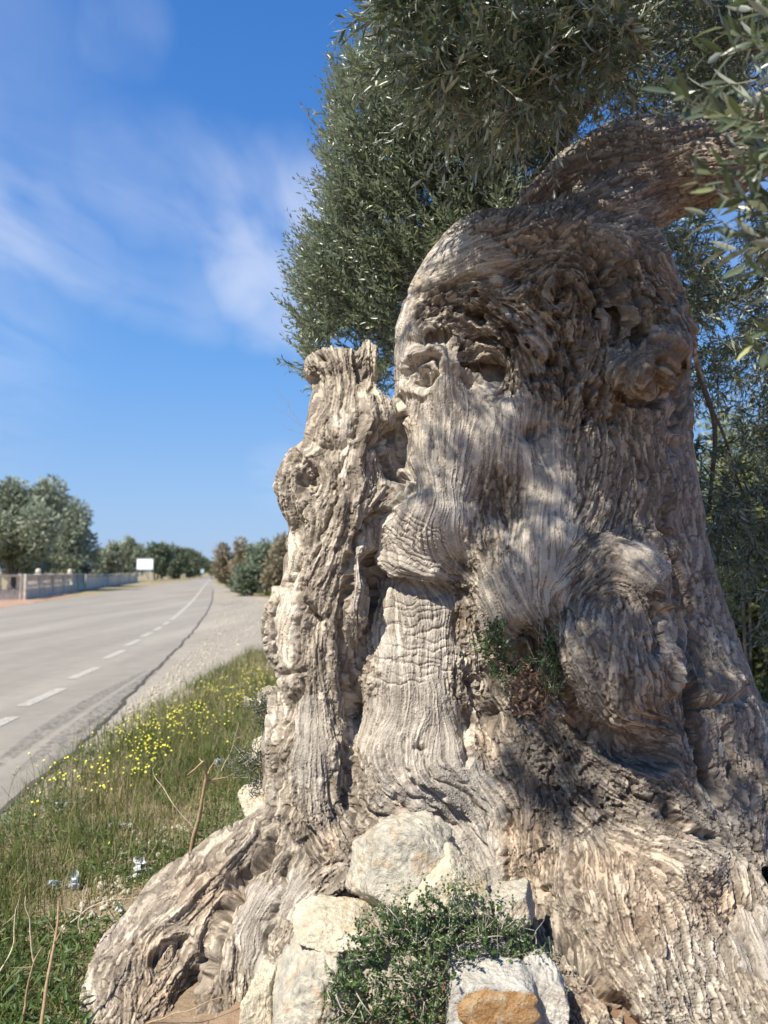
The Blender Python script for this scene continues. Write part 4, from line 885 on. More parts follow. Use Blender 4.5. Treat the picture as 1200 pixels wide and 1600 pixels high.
if 'stone' not in SKIP:
    stone(641, 1360, 2.42, 160, 150, .24, 3, M_S1, 'large grey limestone rock with orange stains, topmost of the pile against the trunk', PG,
          planes=[(-.15, -1, .25, .8), (.35, -1, .1, .78), (-1, -.3, .25, .86), (-.6, -.4, -.8, .88), (0, -.1, 1, .86), (.6, -.2, .8, .84), (1, -.2, .35, .86), (.5, -.4, -.9, .86), (0, .3, -1, .95), (0, 1, 0, .9), (-.7, 0, .8, .98)])
    stone(694, 1388, 2.34, 150, 118, .16, 8, M_S2, 'pale cream wedge of limestone leaning on the large grey rock', PG, planes=[(-.1, -1, .3, .75), (-.72, -.2, .75, .50), (.72, -.2, .68, .62), (0, -.2, -1, .62), (1, 0, -.1, .92), (-1, 0, -.3, .95), (0, 1, 0, .8)])
    stone(526, 1453, 2.36, 134, 58, .2, 12, M_S2, 'small flat buff stone lying on top of the lower left rock', PG, 8, planes=[(0, -1, .5, .75), (0, -.3, 1, .80), (-.8, -.3, .6, .82), (.8, -.3, .7, .88), (-.4, -.4, -1, .8), (.4, -.5, -.9, .75), (1, -.2, -.4, .95), (-1, 0, -.3, .95), (0, 1, 0, .9)])
    stone(490, 1578, 2.24, 136, 176, .28, 17, M_S1, 'big smooth grey rock below the small flat buff stone', PG, planes=[(-.25, -1, .35, .78), (.4, -1, .15, .8), (-.75, -.3, .8, .8), (0, -.2, 1, .92), (.8, -.2, .5, .95), (-1, -.2, -.1, .9), (1, 0, -.2, .92), (0, -.2, -1, .95), (0, 1, 0, .9)])
    stone(414, 1580, 2.30, 62, 138, .2, 21, M_S2, 'upright yellowish cream stone at the left end of the rock pile', PG)
    stone(770, 1576, 2.06, 150, 116, .16, 25, M_S3, 'squared block with a smooth orange ochre face and white rim', PG, 2, planes=[(0, -1, .12, .72), (0, -.1, 1, .9), (1, -.1, .1, .9), (-1, 0, .05, .93), (0, 0, -1, .95), (0, 1, 0, .9), (.75, -.1, .72, 1.05)], rough=.7)
    stone(846, 1566, 2.16, 92, 150, .2, 29, M_S3, 'whitish angular rock at the right end beside the ochre block', PG)
    stone(790, 1424, 2.34, 90, 74, .16, 33, M_S1, 'grey stone behind the upper right edge of the green shrub', PG)
    stone(752, 1502, 2.24, 96, 66, .16, 37, M_S3, 'pale stone between the shrub and the ochre block', PG)
    stone(600, 1560, 2.36, 150, 160, .2, 39, M_S1, 'grey rock mostly hidden beneath the green shrub', PG)
    SG = 'broken stones behind the left of the trunk'
    stone(424, 1092, 3.12, 44, 38, .16, 41, M_S2, 'pale lichened stone jutting out left of the trunk at mid height', SG)
    stone(412, 1165, 3.12, 36, 34, .14, 43, M_S2, 'small tan stone wedged between the two dark bushes', SG)
    stone(396, 1252, 3.06, 46, 56, .14, 47, M_S2, 'broken cream stone standing above the left root', SG)
    stone(432, 1222, 3.06, 26, 60, .14, 49, M_S3, 'whitish stone pressed against the trunk behind the lower bush', SG)
    # ochre facing of the squared block
    bl = [o for o in bpy.data.objects if o.get('label', '').startswith('squared block')][0]
    gxx, gzz = np.meshgrid(np.linspace(-1, 1, 40), np.linspace(-1, 1, 40)); 
    rr_ = (np.abs(gxx)**3.5+np.abs(gzz)**3.5)**(1/3.5); sc = np.where(rr_ > 0, np.maximum(np.abs(gxx), np.abs(gzz))/np.maximum(rr_, 1e-6), 1); U = gxx*sc; W_ = gzz*sc
    nzv = vn(np.stack([U.ravel()*3, W_.ravel()*3, U.ravel()*0+4], 1), 5).reshape(U.shape)
    Vf = np.stack([.008+U*.104*(1+.12*nzv), -.062-.018*np.sqrt(np.clip(1-rr_**4, 0, 1))-.003*nzv+.0*U, +.014+W_*.070*(1+.14*nzv)], -1).reshape(-1, 3)
    i_, j_ = np.meshgrid(np.arange(39), np.arange(39), indexing='ij'); q_ = (i_*40+j_); Ff = np.stack([q_, q_+1, q_+41, q_+40], -1).reshape(-1, 4)
    obj('face', Vf, Ff, M_S4, bl, True)
# ------------------------------------------------------------------ small shrubs
M_SHR = leaf_mat('shrub_leaf', (.060, .105, .035), (.09, .13, .06), .35, .2)
M_SHD = leaf_mat('bush_leaf', (.040, .062, .032), (.09, .12, .075), .4, .15)
M_THORN = simple('pale_twig', (.44, .39, .31), .8)
def shrub(name, label, cat, base, P3, D, L, npair, ll, lw, mat, seed, kind='oval', bare=0, group=None, droop=.1):
    rg = np.random.RandomState(seed); e = empty(name, base, label, cat, group); f = Foliage()
    f.add(shoots(P3, D, L, npair, ll, lw, rg, .35, droop, kind, (40, 80), .0011, .75), rg); a, b_ = f.build('leaves', mat, None, None, e)
    S = f.S
    for k in range(bare):
        a0 = P3[rg.randint(len(P3))]+rg.randn(3)*.01; dv = nrm(rg.randn(3)+[0, -.7, .5])*rg.uniform(.03, .085)
        LL = np.array([a0+dv*t+rg.randn(3)*.0015 for t in np.linspace(0, 1, 5)]); S.add(*tube(LL, np.linspace(.0017, .0006, 5), 4))
    S.build('twigs', M_THORN, e, True); return e
if 'shrub' not in SKIP:
    rg = np.random.RandomState(21)
    poly = [(515, 1620), (505, 1560), (548, 1500), (560, 1455), (590, 1420), (625, 1425), (665, 1405), (720, 1392), (770, 1410), (800, 1435), (838, 1470), (862, 1510), (878, 1560), (862, 1580), (830, 1525), (770, 1500), (712, 1510), (698, 1550), (690, 1640), (600, 1690), (520, 1690)]
    p = sample_poly(poly, 820, rg); c_ = np.array([660, 1560]); q_ = np.clip(np.hypot((p[:, 0]-c_[0])/230, (p[:, 1]-c_[1])/190), 0, 1)
    d = 2.02+.20*q_**2+.10*rg.rand(len(p)); d = np.where(p[:, 0] > 760, d+.03, d)
    B = PV(p[:, 0], p[:, 1], d); D = rg.randn(len(p), 3)*.7+np.array([0, -.5, .45])
    shrub('creeping_shrub', 'dark green small-leaved creeping shrub with pale thorny twigs spilling over the rocks', 'shrub', (.1, 2.1, .1), B, D, rg.uniform(.035, .075, len(p)), 6, .0115, .0085, M_SHR, 5, bare=230)
    tip = np.array([(622, 1420), (628, 1395), (715, 1372), (716, 1390), (545, 1500), (508, 1565), (520, 1545), (800, 1415), (540, 1530), (880, 1560), (870, 1575)]); 
    B = PV(tip[:, 0], tip[:, 1]+14, 2.12+0*tip[:, 0]); 
    par = bpy.data.objects['creeping_shrub']
    for b_ in B: f = Foliage(); f.add(shoots(b_[None], np.array([[0, -.2, 1.]])+.35*rg.randn(1, 3), .055, 6, .011, .008, rg, .3, .1, 'oval', (40, 80), .0011), rg); f.build('sprig', M_SHR, 'stem', M_THORN, par)
    def patch(poly, n, d0, seed, name, label, ll=.018, mat=M_SHR, L=(.04, .08), bare=4):
        rg = np.random.RandomState(seed); p = sample_poly(poly, n, rg); B = PV(p[:, 0], p[:, 1], d0+.05*rg.rand(n)); D = rg.randn(n, 3)*.6+[0, -.45, .5]
        return shrub(name, label, 'plant', B.mean(0)+[0, .05, -.05], B, D, rg.uniform(*L, n), 5, ll, ll*.62, mat, seed, bare=bare, group='small plants growing on the trunk')
    patch([(745, 1000), (760, 988), (790, 985), (800, 1010), (795, 1035), (812, 1070), (790, 1085), (765, 1045)], 50, 2.70, 51, 'sprouting_plant', 'small green plant rooted in the left side of the trunk hollow')
    patch([(838, 985), (852, 985), (862, 1020), (884, 1060), (882, 1090), (860, 1085), (835, 1050)], 40, 2.66, 52, 'sprouting_plant', 'small green plant tucked under the big round burl in the hollow')
    patch([(185, 1500), (215, 1510), (210, 1528), (190, 1520)], 7, 2.50, 53, 'sprouting_plant', 'tiny green sprig growing from the knot of the left root', .009, L=(.02, .05), bare=1)
    for k, (poly, lab) in enumerate([([(398, 1095), (432, 1098), (440, 1120), (420, 1140), (398, 1135)], 'dark grey-green bush, upper of the two beside the left of the trunk'), ([(372, 1175), (415, 1165), (420, 1210), (405, 1240), (375, 1225), (360, 1195)], 'dark grey-green bush, lower of the two above the left root')]):
        rg = np.random.RandomState(60+k); p = sample_poly(poly, 90, rg); B = PV(p[:, 0], p[:, 1], 2.98+.15*rg.rand(90)); D = rg.randn(90, 3)*.7+[-.2, -.3, .5]
        shrub('wild_bush', lab, 'bush', B.mean(0)+[0, .1, -.12], B, D, rg.uniform(.04, .08, 90), 7, .014, .0045, M_SHD, 70+k, 'lance', 8, 'bushes beside the trunk')
    # dead leaves lying in the hollow of the trunk
    e = MB(); rg = np.random.RandomState(8); p = sample_poly([(790, 1030), (830, 1030), (860, 1080), (850, 1120), (800, 1120)], 220, rg)
    V, F, per = leaves(PV(p[:, 0], p[:, 1], 2.72+.08*rg.rand(220)), rg.randn(220, 3), rg.randn(220, 3)+[0, -1, .5], .036, .010, "oval", .2)
    tag(obj('dead_leaves', V, F, simple('dead_leaf', (.30, .20, .13), .85, .4, 40), None, True), 'heap of dry brown fallen leaves caught in the trunk hollow', 'dead leaves', kind='stuff')
# ------------------------------------------------------------------ grass and weeds of the verge
def blade_batch(X, Y, Hh, Wd, rg, lean=.35, rows=4):
    n = len(X); B = np.stack([X, Y, gz(X, Y)-.01], 1); a = rg.rand(n)*6.283; s = np.stack([np.cos(a), np.sin(a), a*0], 1); l = nrm(np.stack([rg.randn(n), rg.randn(n), np.zeros(n)], 1))*(lean*rg.rand(n))[:, None]
    R = []
    for t, w_ in zip(np.linspace(0, 1, rows), (1, .85, .55, .05) if rows == 4 else (1, .7, .05)):
        c = B+np.array([0, 0, 1.])*(Hh*t*(1-.25*t*np.linalg.norm(l, axis=1)))[:, None]+l*(Hh*t*t)[:, None]; e = s*(Wd*w_*.5)[:, None]; R.append(np.stack([c-e, c+e], 1))
    V = np.concatenate(R, 1); F = np.array([[r*2, r*2+1, r*2+3, r*2+2] for r in range(rows-1)]); F = (F[None]+np.arange(n)[:, None, None]*rows*2).reshape(-1, 4)
    return V.reshape(-1, 3), F, rows*2
def grass_mat(name, stops):
    m, nt, b = newmat(name); r = attr(nt, 'rnd'); c = ramp(nt, r, stops); lk(nt, c, b.inputs['Base Color']); b.inputs['Roughness'].default_value = .6; b.inputs['Specular IOR Level'].default_value = .25
    tr = N(nt, 'ShaderNodeBsdfTranslucent'); lk(nt, c, tr.inputs[0]); mx = N(nt, 'ShaderNodeMixShader'); mx.inputs[0].default_value = .3
    lk(nt, b.outputs[0], mx.inputs[1]); lk(nt, tr.outputs[0], mx.inputs[2]); lk(nt, mx.outputs[0], nt.nodes['Material Output'].inputs[0]); return m
M_GRASS = grass_mat('grass_blade', [(0, (.06, .09, .02)), (.35, (.105, .14, .035)), (.6, (.18, .19, .06)), (.78, (.30, .255, .12)), (1, (.44, .36, .21))])
VERGE = gpoly([(-500, 1900), (-60, 1345), (20, 1262), (75, 1208), (130, 1170), (200, 1120), (260, 1092), (320, 1060), (380, 1025), (430, 993), (520, 958), (640, 946), (900, 946), (1500, 960), (1500, 1400), (1100, 1900)])
EX = [(-60, 1400), (30, 1230)]
if 'grass' not in SKIP:
    rg = np.random.RandomState(31)
    def verge_pts(n, maxpx=660, ymax=13.5):
        u = rg.rand(n*6); y = 1.7*(ymax/1.7)**u; x = rg.uniform(-1, 1, n*6)*(y*.9+.6)-.2*y
        ok = inpoly(x, y, VERGE); x, y = x[ok], y[ok]; px, py, d = proj(np.stack([x, y, x*0], 1)); ok = (px < maxpx+60*vn(np.stack([x*2, y*2, x*0], 1), 3)) & (px > -420); return x[ok][:n], y[ok][:n], px[ok][:n], py[ok][:n]
    def under_trunk(px, py): return inpoly(px, py, [(425, 1270), (340, 1330), (250, 1400), (150, 1490), (120, 1560), (150, 1700), (1100, 1700), (1100, 1100), (700, 1200), (560, 1240)])
    # carpet
    x, y, px, py = verge_pts(80000); k = ~under_trunk(px, py); x, y, px, py = x[k], y[k], px[k], py[k]
    g = vn(np.stack([x*1.6, y*1.6, x*0+2], 1), 41)+.5*vn(np.stack([x*5, y*5, x*0+2], 1), 42)
    rootd = np.exp(-((px-330+(py-1330)*.95)/130)**2)*(py > 1250)       # dry, thin belt next to the root
    keep = rg.rand(len(x)) < np.clip(.95+.5*g-.55*rootd, .1, 1); x, y, g, px, py, rootd = (a[keep] for a in (x, y, g, px, py, rootd))
    edge_ = ss(.0, .7, x-line_x(ROAD_R, y))
    Hh = (.05+.12*rg.rand(len(x))**1.5+.06*np.clip(g, 0, 1))*.8*(.45+.55*edge_)*(1-.45*rootd)*np.where(y > 4, 1.35, 1); V, F, per = blade_batch(x, y, Hh, .0032+.0005*y, rg, .8)
    rnd = np.clip(.40-.18*g+.24*rg.randn(len(x))+.35*rootd+.18*(y > 4.5)+.15*(1-edge_), 0, 1)
    tag(obj('grass', V, F, M_GRASS, None, True, attrs={'rnd': np.repeat(rnd, per)}), 'short green and straw-coloured grass covering the road verge', 'grass', kind='stuff')
    # tall fine weeds and straw
    x, y, px, py = verge_pts(9000); k = ~under_trunk(px, py) & (py < 1330+150*rg.rand(len(px))); x, y = x[k], y[k]
    V, F, per = blade_batch(x, y, .12+.22*rg.rand(len(x)), .0018+.0004*y, rg, .7)
    tag(obj('tall_grass', V, F, M_GRASS, None, True, attrs={'rnd': np.repeat(np.clip(.5+.28*rg.randn(len(x)), 0, 1), per)}), 'tall thin seeding grass and straw standing over the verge', 'grass', kind='stuff')
    # broad low weeds
    x, y, px, py = verge_pts(28000, 430); k = ~under_trunk(px, py) & (vn(np.stack([x*2.4, y*2.4, x*0], 1), 43) > -.25); x, y = x[k], y[k]; n = len(x)
    B = np.stack([x, y, gz(x, y)+.06*rg.rand(n)], 1); V, F, per = leaves(B, rg.randn(n, 3)*[1, 1, .5]+[0, 0, .5], rg.randn(n, 3)*.5+[0, 0, 1], rg.uniform(.02, .06, n), rg.uniform(.005, .013, n), 'oval', .2)
    M_WEED = leaf_mat('weed_leaf', (.085, .125, .032), (.12, .16, .06), .5, .3)
    tag(obj('weeds', V, F, M_WEED, None, True, attrs={'rnd': np.repeat(rg.rand(n)*.9, per)}), 'low leafy green weeds mixed into the verge grass', 'weeds', kind='stuff')
    # yellow flowering weeds
    fx, fy = [], []
    c_ = sample_poly([(10, 1235), (60, 1205), (150, 1160), (250, 1105), (330, 1070), (395, 1040), (425, 1060), (415, 1110), (330, 1150), (250, 1215), (170, 1250), (60, 1262)], 520, rg, .9, 9)[:280]
    gp = np.array([G(a[0], a[1]+22) for a in c_]); ex_ = np.array([G(*a) for a in [(60, 1330), (25, 1370), (180, 1380), (330, 1130), (10, 1560), (420, 1010), (350, 1195)]]); gp = np.concatenate([gp, ex_])
    nF = len(gp); hgt = rg.uniform(.13, .30, nF); S = MB(); tops = []
    for q_, h_ in zip(gp, hgt):
        b0 = np.array([q_[0], q_[1], float(gz(q_[0], q_[1]))]); ln = rg.randn(3)*[.05, .05, 0]; L = np.array([b0+[0, 0, h_*t]+ln*t*t for t in np.linspace(0, 1, 5)]); S.add(*tube(L, .0012, 3)); tops.append(L[-1])
        for _ in range(rg.randint(0, 4)):
            k_ = rg.randint(2, 4); e_ = L[k_]+rg.randn(3)*[.03, .03, .02]+[0, 0, h_*.25]; S.add(*tube(np.array([L[k_], (L[k_]+e_)/2+[0, 0, .004], e_]), .0008, 3)); tops.append(e_)
    S.build('flower_stems', M_GRASS, None, True, attrs={'rnd': np.full(sum(map(len, S.V)), .3)}); tag(bpy.data.objects['flower_stems'], 'thin green stems of the yellow wildflowers on the verge', 'wildflowers', kind='stuff')
    tops = np.array(tops); k = len(tops); bs, ds, ns = [], [], []; n0 = nrm(rg.randn(k, 3)*.5+[-.1, -.5, .8]); t0 = nrm(np.cross(n0, rg.randn(k, 3))); t1 = np.cross(n0, t0)
    for i in range(5):
        a = i*1.2566; d_ = t0*math.cos(a)+t1*math.sin(a); bs.append(tops); ds.append(d_); ns.append(n0)
    V, F, per = leaves(np.concatenate(bs), np.concatenate(ds), np.concatenate(ns), np.tile(rg.uniform(.005, .0095, k), 5), np.tile(rg.uniform(.005, .009, k), 5), 'flat', .1)
    m, nt, b = newmat('yellow_petal'); b.inputs['Base Color'].default_value = (.66, .60, .06, 1); b.inputs['Roughness'].default_value = .6
    tag(obj('wildflowers', V, F, m, None, True), 'small bright yellow wildflowers scattered over the road verge', 'wildflowers', kind='stuff')
    # straw litter on the soil near the roots
    x, y, px, py = verge_pts(7000, 420); k = (py > 1240) & ~under_trunk(px, py); x, y = x[k], y[k]; n = len(x)
    V, F, per = leaves(np.stack([x, y, gz(x, y)+.008+.02*rg.rand(n)], 1), rg.randn(n, 3)*[1, 1, .18], rg.randn(n, 3)*.3+[0, 0, 1], rg.uniform(.03, .13, n), rg.uniform(.0015, .005, n), 'flat', .05)
    tag(obj('straw', V, F, M_GRASS, None, True, attrs={'rnd': np.repeat(rg.uniform(.7, 1, n), per)}), 'dry broken straw lying on the soil by the left root', 'straw', kind='stuff')
    # pebbles of the layby edge and of the soil
    gp = np.concatenate([sample_poly([(120, 1215), (230, 1100), (420, 985), (430, 950), (350, 930), (330, 990), (200, 1110)], 900, rg), sample_poly([(200, 1300), (330, 1290), (120, 1480), (90, 1470)], 260, rg)])
    g3 = np.array([G(*a) for a in gp]); Vi, Fi = ico(1); M_ = MB()
    for q_ in g3:
        s_ = rg.uniform(.004, .014)*(1+.05*q_[1]); M_.add(Vi*s_*rg.uniform(.6, 1.3, 3)+[q_[0], q_[1], float(gz(q_[0], q_[1]))+s_*.3+.006], Fi)
    tag(M_.build('gravel', simple('pebble', (.42, .37, .29), .9, .4, 9), None, True), 'loose pale pebbles along the layby edge and the bare soil', 'gravel', kind='stuff')
    # dry stalks, each a thing
    M_ST = simple('dry_stalk', (.36, .25, .14), .8, .3, 60); M_ST2 = simple('pale_stalk', (.52, .43, .28), .8, .3, 60)
    ST = [([(298, 1330, 3.1), (312, 1270, 3.05), (322, 1215, 3.02), (318, 1190, 3.0)], .010, M_ST, 'thick forked brown dead stalk standing just above the left root', 1), ([(60, 1640, 2.2), (72, 1540, 2.25), (88, 1450, 2.3), (92, 1405, 2.32)], .006, M_ST, 'reddish brown dead stalk rising from the bottom left corner', 1),
          ([(30, 1620, 2.3), (48, 1530, 2.3), (64, 1480, 2.3)], .005, M_ST, 'short brown broken stalk next to the reddish one in the corner', 0), ([(52, 1500, 2.45), (46, 1450, 2.45), (41, 1400, 2.45)], .0035, M_ST2, 'straight pale yellow stalk standing left of the reddish one', 0),
          ([(122, 1460, 2.55), (128, 1415, 2.55), (132, 1385, 2.55)], .003, M_ST2, 'upright pale straw stalk in front of the plastic scraps', 0), ([(300, 1295, 3.2), (270, 1255, 3.2), (245, 1215, 3.25), (238, 1200, 3.25)], .0022, M_ST2, 'thin pale stick leaning left across the green weeds', 0),
          ([(345, 1205, 3.5), (362, 1170, 3.5), (372, 1130, 3.5)], .0022, M_ST2, 'thin straw stem standing left of the lower dark bush', 0), ([(230, 1600, 2.35), (290, 1580, 2.3), (340, 1560, 2.32), (400, 1545, 2.38)], .0022, M_ST, 'thin brown stick lying across the foot of the left root', 0),
          ([(110, 1440, 2.7), (160, 1410, 2.75), (215, 1400, 2.8)], .0022, M_ST2, 'pale stick lying flat in the straw below the white scrap', 0), ([(0, 1520, 2.5), (20, 1480, 2.55), (26, 1420, 2.6)], .003, M_ST2, 'bent pale stalk at the very left edge of the verge', 0)]
    for pts, r_, mt, lab, fork in ST:
        L = smooth_line([P(*a) for a in pts], 6); e = empty('dry_stalk', L[0], lab, 'dry stalk', 'dead stalks standing in the verge'); L = L+.006*np.stack([vn(L*20+i, 95+i) for i in range(3)], 1)
        M_ = MB(); M_.add(*tube(L, np.linspace(r_, r_*.45, len(L)), 6)); M_.build('stem', mt, e, True)
        for k in range(2+fork*4):
            i0 = rg.randint(len(L)//3, len(L)); a = L[min(i0, len(L)-1)]; dv = nrm(rg.randn(3)+[0, 0, .9])*rg.uniform(.03, .07+.05*fork)
            M_ = MB(); M_.add(*tube(np.array([a, a+dv*.5+rg.randn(3)*.003, a+dv]), np.array([r_*.4, r_*.3, r_*.12]), 5)); M_.build('twig', mt, e, True)
    # litter
    M_PL = simple('white_plastic', (.55, .55, .54), .5, .08, 30); M_PG = simple('grey_plastic', (.45, .50, .55), .3, .12, 30); M_PK = simple('black_plastic', (.05, .05, .055), .4, .2, 30)
    for k, (px, py, w_, h_, mt, lab) in enumerate([(96, 1270, .07, .05, M_PL, 'crumpled black and white plastic wrapper in the upper left weeds'), (186, 1296, .09, .015, M_PL, 'flat narrow strip of white litter lying in the grass'), (84, 1392, .045, .03, M_PG, 'left bluish grey scrap of clear plastic in the grass'),
                                                 (116, 1392, .035, .06, M_PG, 'upright pointed scrap of grey plastic in the grass'), (218, 1374, .07, .06, M_PL, 'torn white plastic bag piece resting against the left root'), (386, 1106, .07, .10, M_PL, 'crumpled white plastic bag hanging in the weeds near the stones'), (348, 1203, .08, .05, M_PG, 'pale clear plastic film caught below the white bag'), (185, 1432, .03, .02, M_PL, 'tiny white scrap lying in the straw')]):
        g_ = np.linspace(-1, 1, 22); U, W_ = np.meshgrid(g_, g_); q_ = np.stack([U.ravel()*1.8+k*7, W_.ravel()*1.8, U.ravel()*0], 1)
        c = G(px, py); z0 = float(gz(c[0], c[1])); V = np.stack([U.ravel()*w_*.5*(1+.3*vn(q_, 5))+.3*w_*vn(q_*1.7, 6), .5*w_*vn(q_*1.3, 7)+.25*w_*np.abs(vn(q_*3, 8)), (W_.ravel()*.5+.5)*h_*(1+.4*vn(q_, 9))+.2*h_*vn(q_*2.6, 10)], 1)
        i_, j_ = np.meshgrid(np.arange(21), np.arange(21), indexing='ij'); a_ = i_*22+j_; F = np.stack([a_, a_+1, a_+23, a_+22], -1).reshape(-1, 4)
        o = obj('plastic_scrap', V, F, mt, None, False, mats=[mt, M_PK] if k == 0 else None, midx=(vn(V[F[:, 0]]*90, 3) > .05).astype(int) if k == 0 else None); o.location = (c[0], c[1], z0+.015); tag(o, lab, 'litter', 'plastic litter in the verge')
print('grass', round(time.time()-T0, 1))
# ------------------------------------------------------------------ far things
M_FL = [leaf_mat('silver_foliage', (.20, .235, .165), (.32, .35, .27), .6, .15, .4), leaf_mat('dark_foliage', (.125, .15, .10), (.20, .23, .16), .6, .15, .4), leaf_mat('brown_foliage', (.20, .165, .11), (.26, .22, .16), .7, .2, .4), leaf_mat('yellow_foliage', (.22, .24, .09), (.2, .22, .1), .6, .3, .4)]
M_BARK2 = simple('far_bark', (.2, .165, .13), .9)
def tree(name, label, cat, group, cx, base, d, wpx, hpx, seed, mat, lobes=14, n=7000, ls=.16, trunkh=.25, bare=.0, mat2=None, ztop=None, up=.3, zbase=0.0):
    rg = np.random.RandomState(seed); c = P(cx, 893, d); c[2] = zbase; W_ = wpx*d/FPX/2; Hh = (hpx*d/FPX+CAMH)*1.12
    e = empty(name, c, label, cat, group); zc = trunkh*Hh
    lc = rg.randn(lobes, 3); lc = nrm(lc)*rg.uniform(.25, .75, (lobes, 1)); lc[:, 2] = lc[:, 2]*1.0+.05; lr = rg.uniform(.28, .42, lobes)
    w_ = lr**2; k = rg.choice(lobes, n, p=w_/w_.sum()); v = nrm(rg.randn(n, 3)); r = rg.rand(n)**.45*(1+.22*vn(v*3+k[:, None]*5, seed)); q = lc[k]+v*(r*lr[k])[:, None]
    q = q*[W_*.86, W_*.8, (Hh-zc)*.50]; q[:, 2] += (Hh-zc)*.42+zc; q[:, 2] = np.maximum(q[:, 2], .05*Hh)
    D = v*.6+rg.randn(n, 3)*.6+[0, 0, up]; V, F, per = leaves(q, D, rg.randn(n, 3)+v, rg.uniform(.6, 1.3, n)*ls, rg.uniform(.6, 1.2, n)*ls*.42, 'flat', .1); V[:, 2] = np.maximum(V[:, 2], 0)
    obj('crown', V, F, mat, e, True, attrs={'rnd': np.repeat(np.clip(rg.rand(n)*.6+.35*(vn(q*(3/W_), 4)*.5+.5), 0, .94), per)})
    M_ = MB(); 
    for t in range(5):
        a = rg.randn(3)*[.3, .3, 0]*W_; L = np.array([[rg.randn()*.04*W_, rg.randn()*.04*W_, -.1], a*.35+[0, 0, zc*.8], a+[0, 0, Hh*.62]]); L = smooth_line(L, 5); M_.add(*tube(L, np.linspace(.045*W_, .012*W_, len(L)), 6))
    M_.V = [v_+c for v_ in M_.V]; M_.build('trunk', M_BARK2, e, True); return e
if 'far' not in SKIP:
    TG = 'trees beyond the wall on the left'
    tree('olive_tree', 'tall silvery round tree behind the wall at the left edge of the photo', 'tree', TG, 25, 893, 54, 195, 158, 1, M_FL[0], 22, 22000, .36, .10)
    tree('olive_tree', 'silvery rounded tree right of the tallest one, overhanging the wall', 'tree', TG, 100, 893, 68, 165, 128, 2, M_FL[0], 20, 20000, .42, .08)
    tree('olive_tree', 'big silvery tree cut off by the left edge', 'tree', TG, -95, 893, 52, 180, 150, 3, M_FL[0], 18, 11000, .30, .2)
    tree('dark_bush', 'dark round bush behind the wall beneath the silvery trees', 'bush', TG, 118, 893, 72, 110, 62, 4, M_FL[1], 14, 6000, .25, .05)
    tree('dark_bush', 'dark shaded bush behind the wall at the foot of the tallest tree', 'bush', TG, 45, 893, 60, 120, 50, 44, M_FL[1], 14, 5000, .25, .05)
    RG = 'row of trees along the far left side of the road'
    RW = [(168, 80, 60, 44, 0, 'pale grey-green tree, first after the gap behind the wall'), (205, 88, 60, 50, 0, 'pale feathery tree just left of the white billboard'), (243, 98, 60, 48, 1, 'dark green tree directly behind the white billboard'), (270, 108, 56, 42, 1, 'rounded dark tree just right of the white billboard'), (294, 125, 48, 34, 1, 'middle dark tree of the row right of the billboard'),
          (313, 145, 38, 26, 1, 'small dark tree near the far end of the row'), (328, 170, 30, 17, 1, 'smallest distant tree where the road vanishes'), (340, 230, 34, 17, 1, 'low distant tree closing the view at the end of the road')]
    for k, (cx, d, wp, hp, mi, lab) in enumerate(RW): tree('roadside_tree', lab, 'tree', RG, cx, 893, d*1.3, wp, hp, 20+k, M_FL[mi], 16, 5200, .62, .02)
    for k, (cx, wp) in enumerate([(362, 40), (400, 50), (450, 60)]): tree('distant_tree', ['low far tree left end of the right-hand backdrop', 'low far tree in the middle of the right-hand backdrop', 'low far tree right behind the olive trunk'][k], 'tree', 'distant trees on the right', cx, 893, 190, wp, 22, 200+k, M_FL[1], 12, 1800, .9, .1)
    BG = 'bushes along the right side of the road'
    for k, (cx, d, wp, hp, mi, lab) in enumerate([(366, 52, 84, 50, 2, 'russet-brown tall bush nearest the road on the right'), (394, 50, 92, 54, 2, 'mixed brown and green bush in the middle of the right-hand clump'), (420, 48, 92, 54, 1, 'green bush between the russet bushes'), (385, 44, 80, 8, 1, 'low green bush at the foot of the russet bushes'),
                                                 (456, 44, 80, 74, 2, 'tall bare-looking brown tree beside the olive trunk'), (354, 70, 40, 30, 1, 'dark green bush at the left end of the right-hand clump'), (434, 42, 60, 26, 2, 'reddish low bush touching the olive trunk'), (500, 42, 90, 76, 1, 'green bush hidden behind the olive stump')]):
        tree('roadside_bush', lab, 'bush', BG, cx, 893, d, wp, hp, 50+k, M_FL[mi], 12, 4200, .28, .05)
    for k, (x_, y_, w_, h_) in enumerate([(14, 46, 260, 150), (26, 60, 230, 120), (38, 70, 240, 120), (8, 75, 200, 90), (55, 80, 260, 120)]):
        q_ = proj(np.array([x_, y_, 1.45])); tree('distant_tree', ['grove tree hidden behind the trunk, nearest one', 'grove tree hidden behind the trunk, right of the nearest one', 'grove tree far behind the right side of the trunk', 'small far grove tree behind the trunk', 'far grove tree beyond the right edge'][k], 'tree', 'trees of the grove behind the olive', float(q_[0]), 893, float(q_[2]), w_, h_, 300+k, M_FL[k % 2], 14, 5000, .4, .05)
    # grove right behind the olive
    GG = 'sunlit bushes of the grove behind the trunk'
    for k, (cx, d, wp, hp, mi, lab) in enumerate([(1150, 11, 300, 250, 3, 'sunlit pale green olive bush right of the trunk in the grove'), (1010, 14, 300, 200, 3, 'green grove bush half hidden behind the trunk'), (1330, 12, 320, 330, 3, 'sunlit grove bush at the right edge'), (1160, 8, 260, 90, 3, 'low yellow-green undergrowth bush right of the trunk'), (1230, 20, 400, 300, 0, 'large silvery olive further back in the grove'), (900, 20, 300, 260, 0, 'olive of the grove hidden behind the trunk')]):
        tree('grove_bush', lab, 'bush', GG, cx, 893, d, wp, hp, 80+k, M_FL[mi], 16, 9000, .10 if d < 15 else .16, .02, zbase=0)
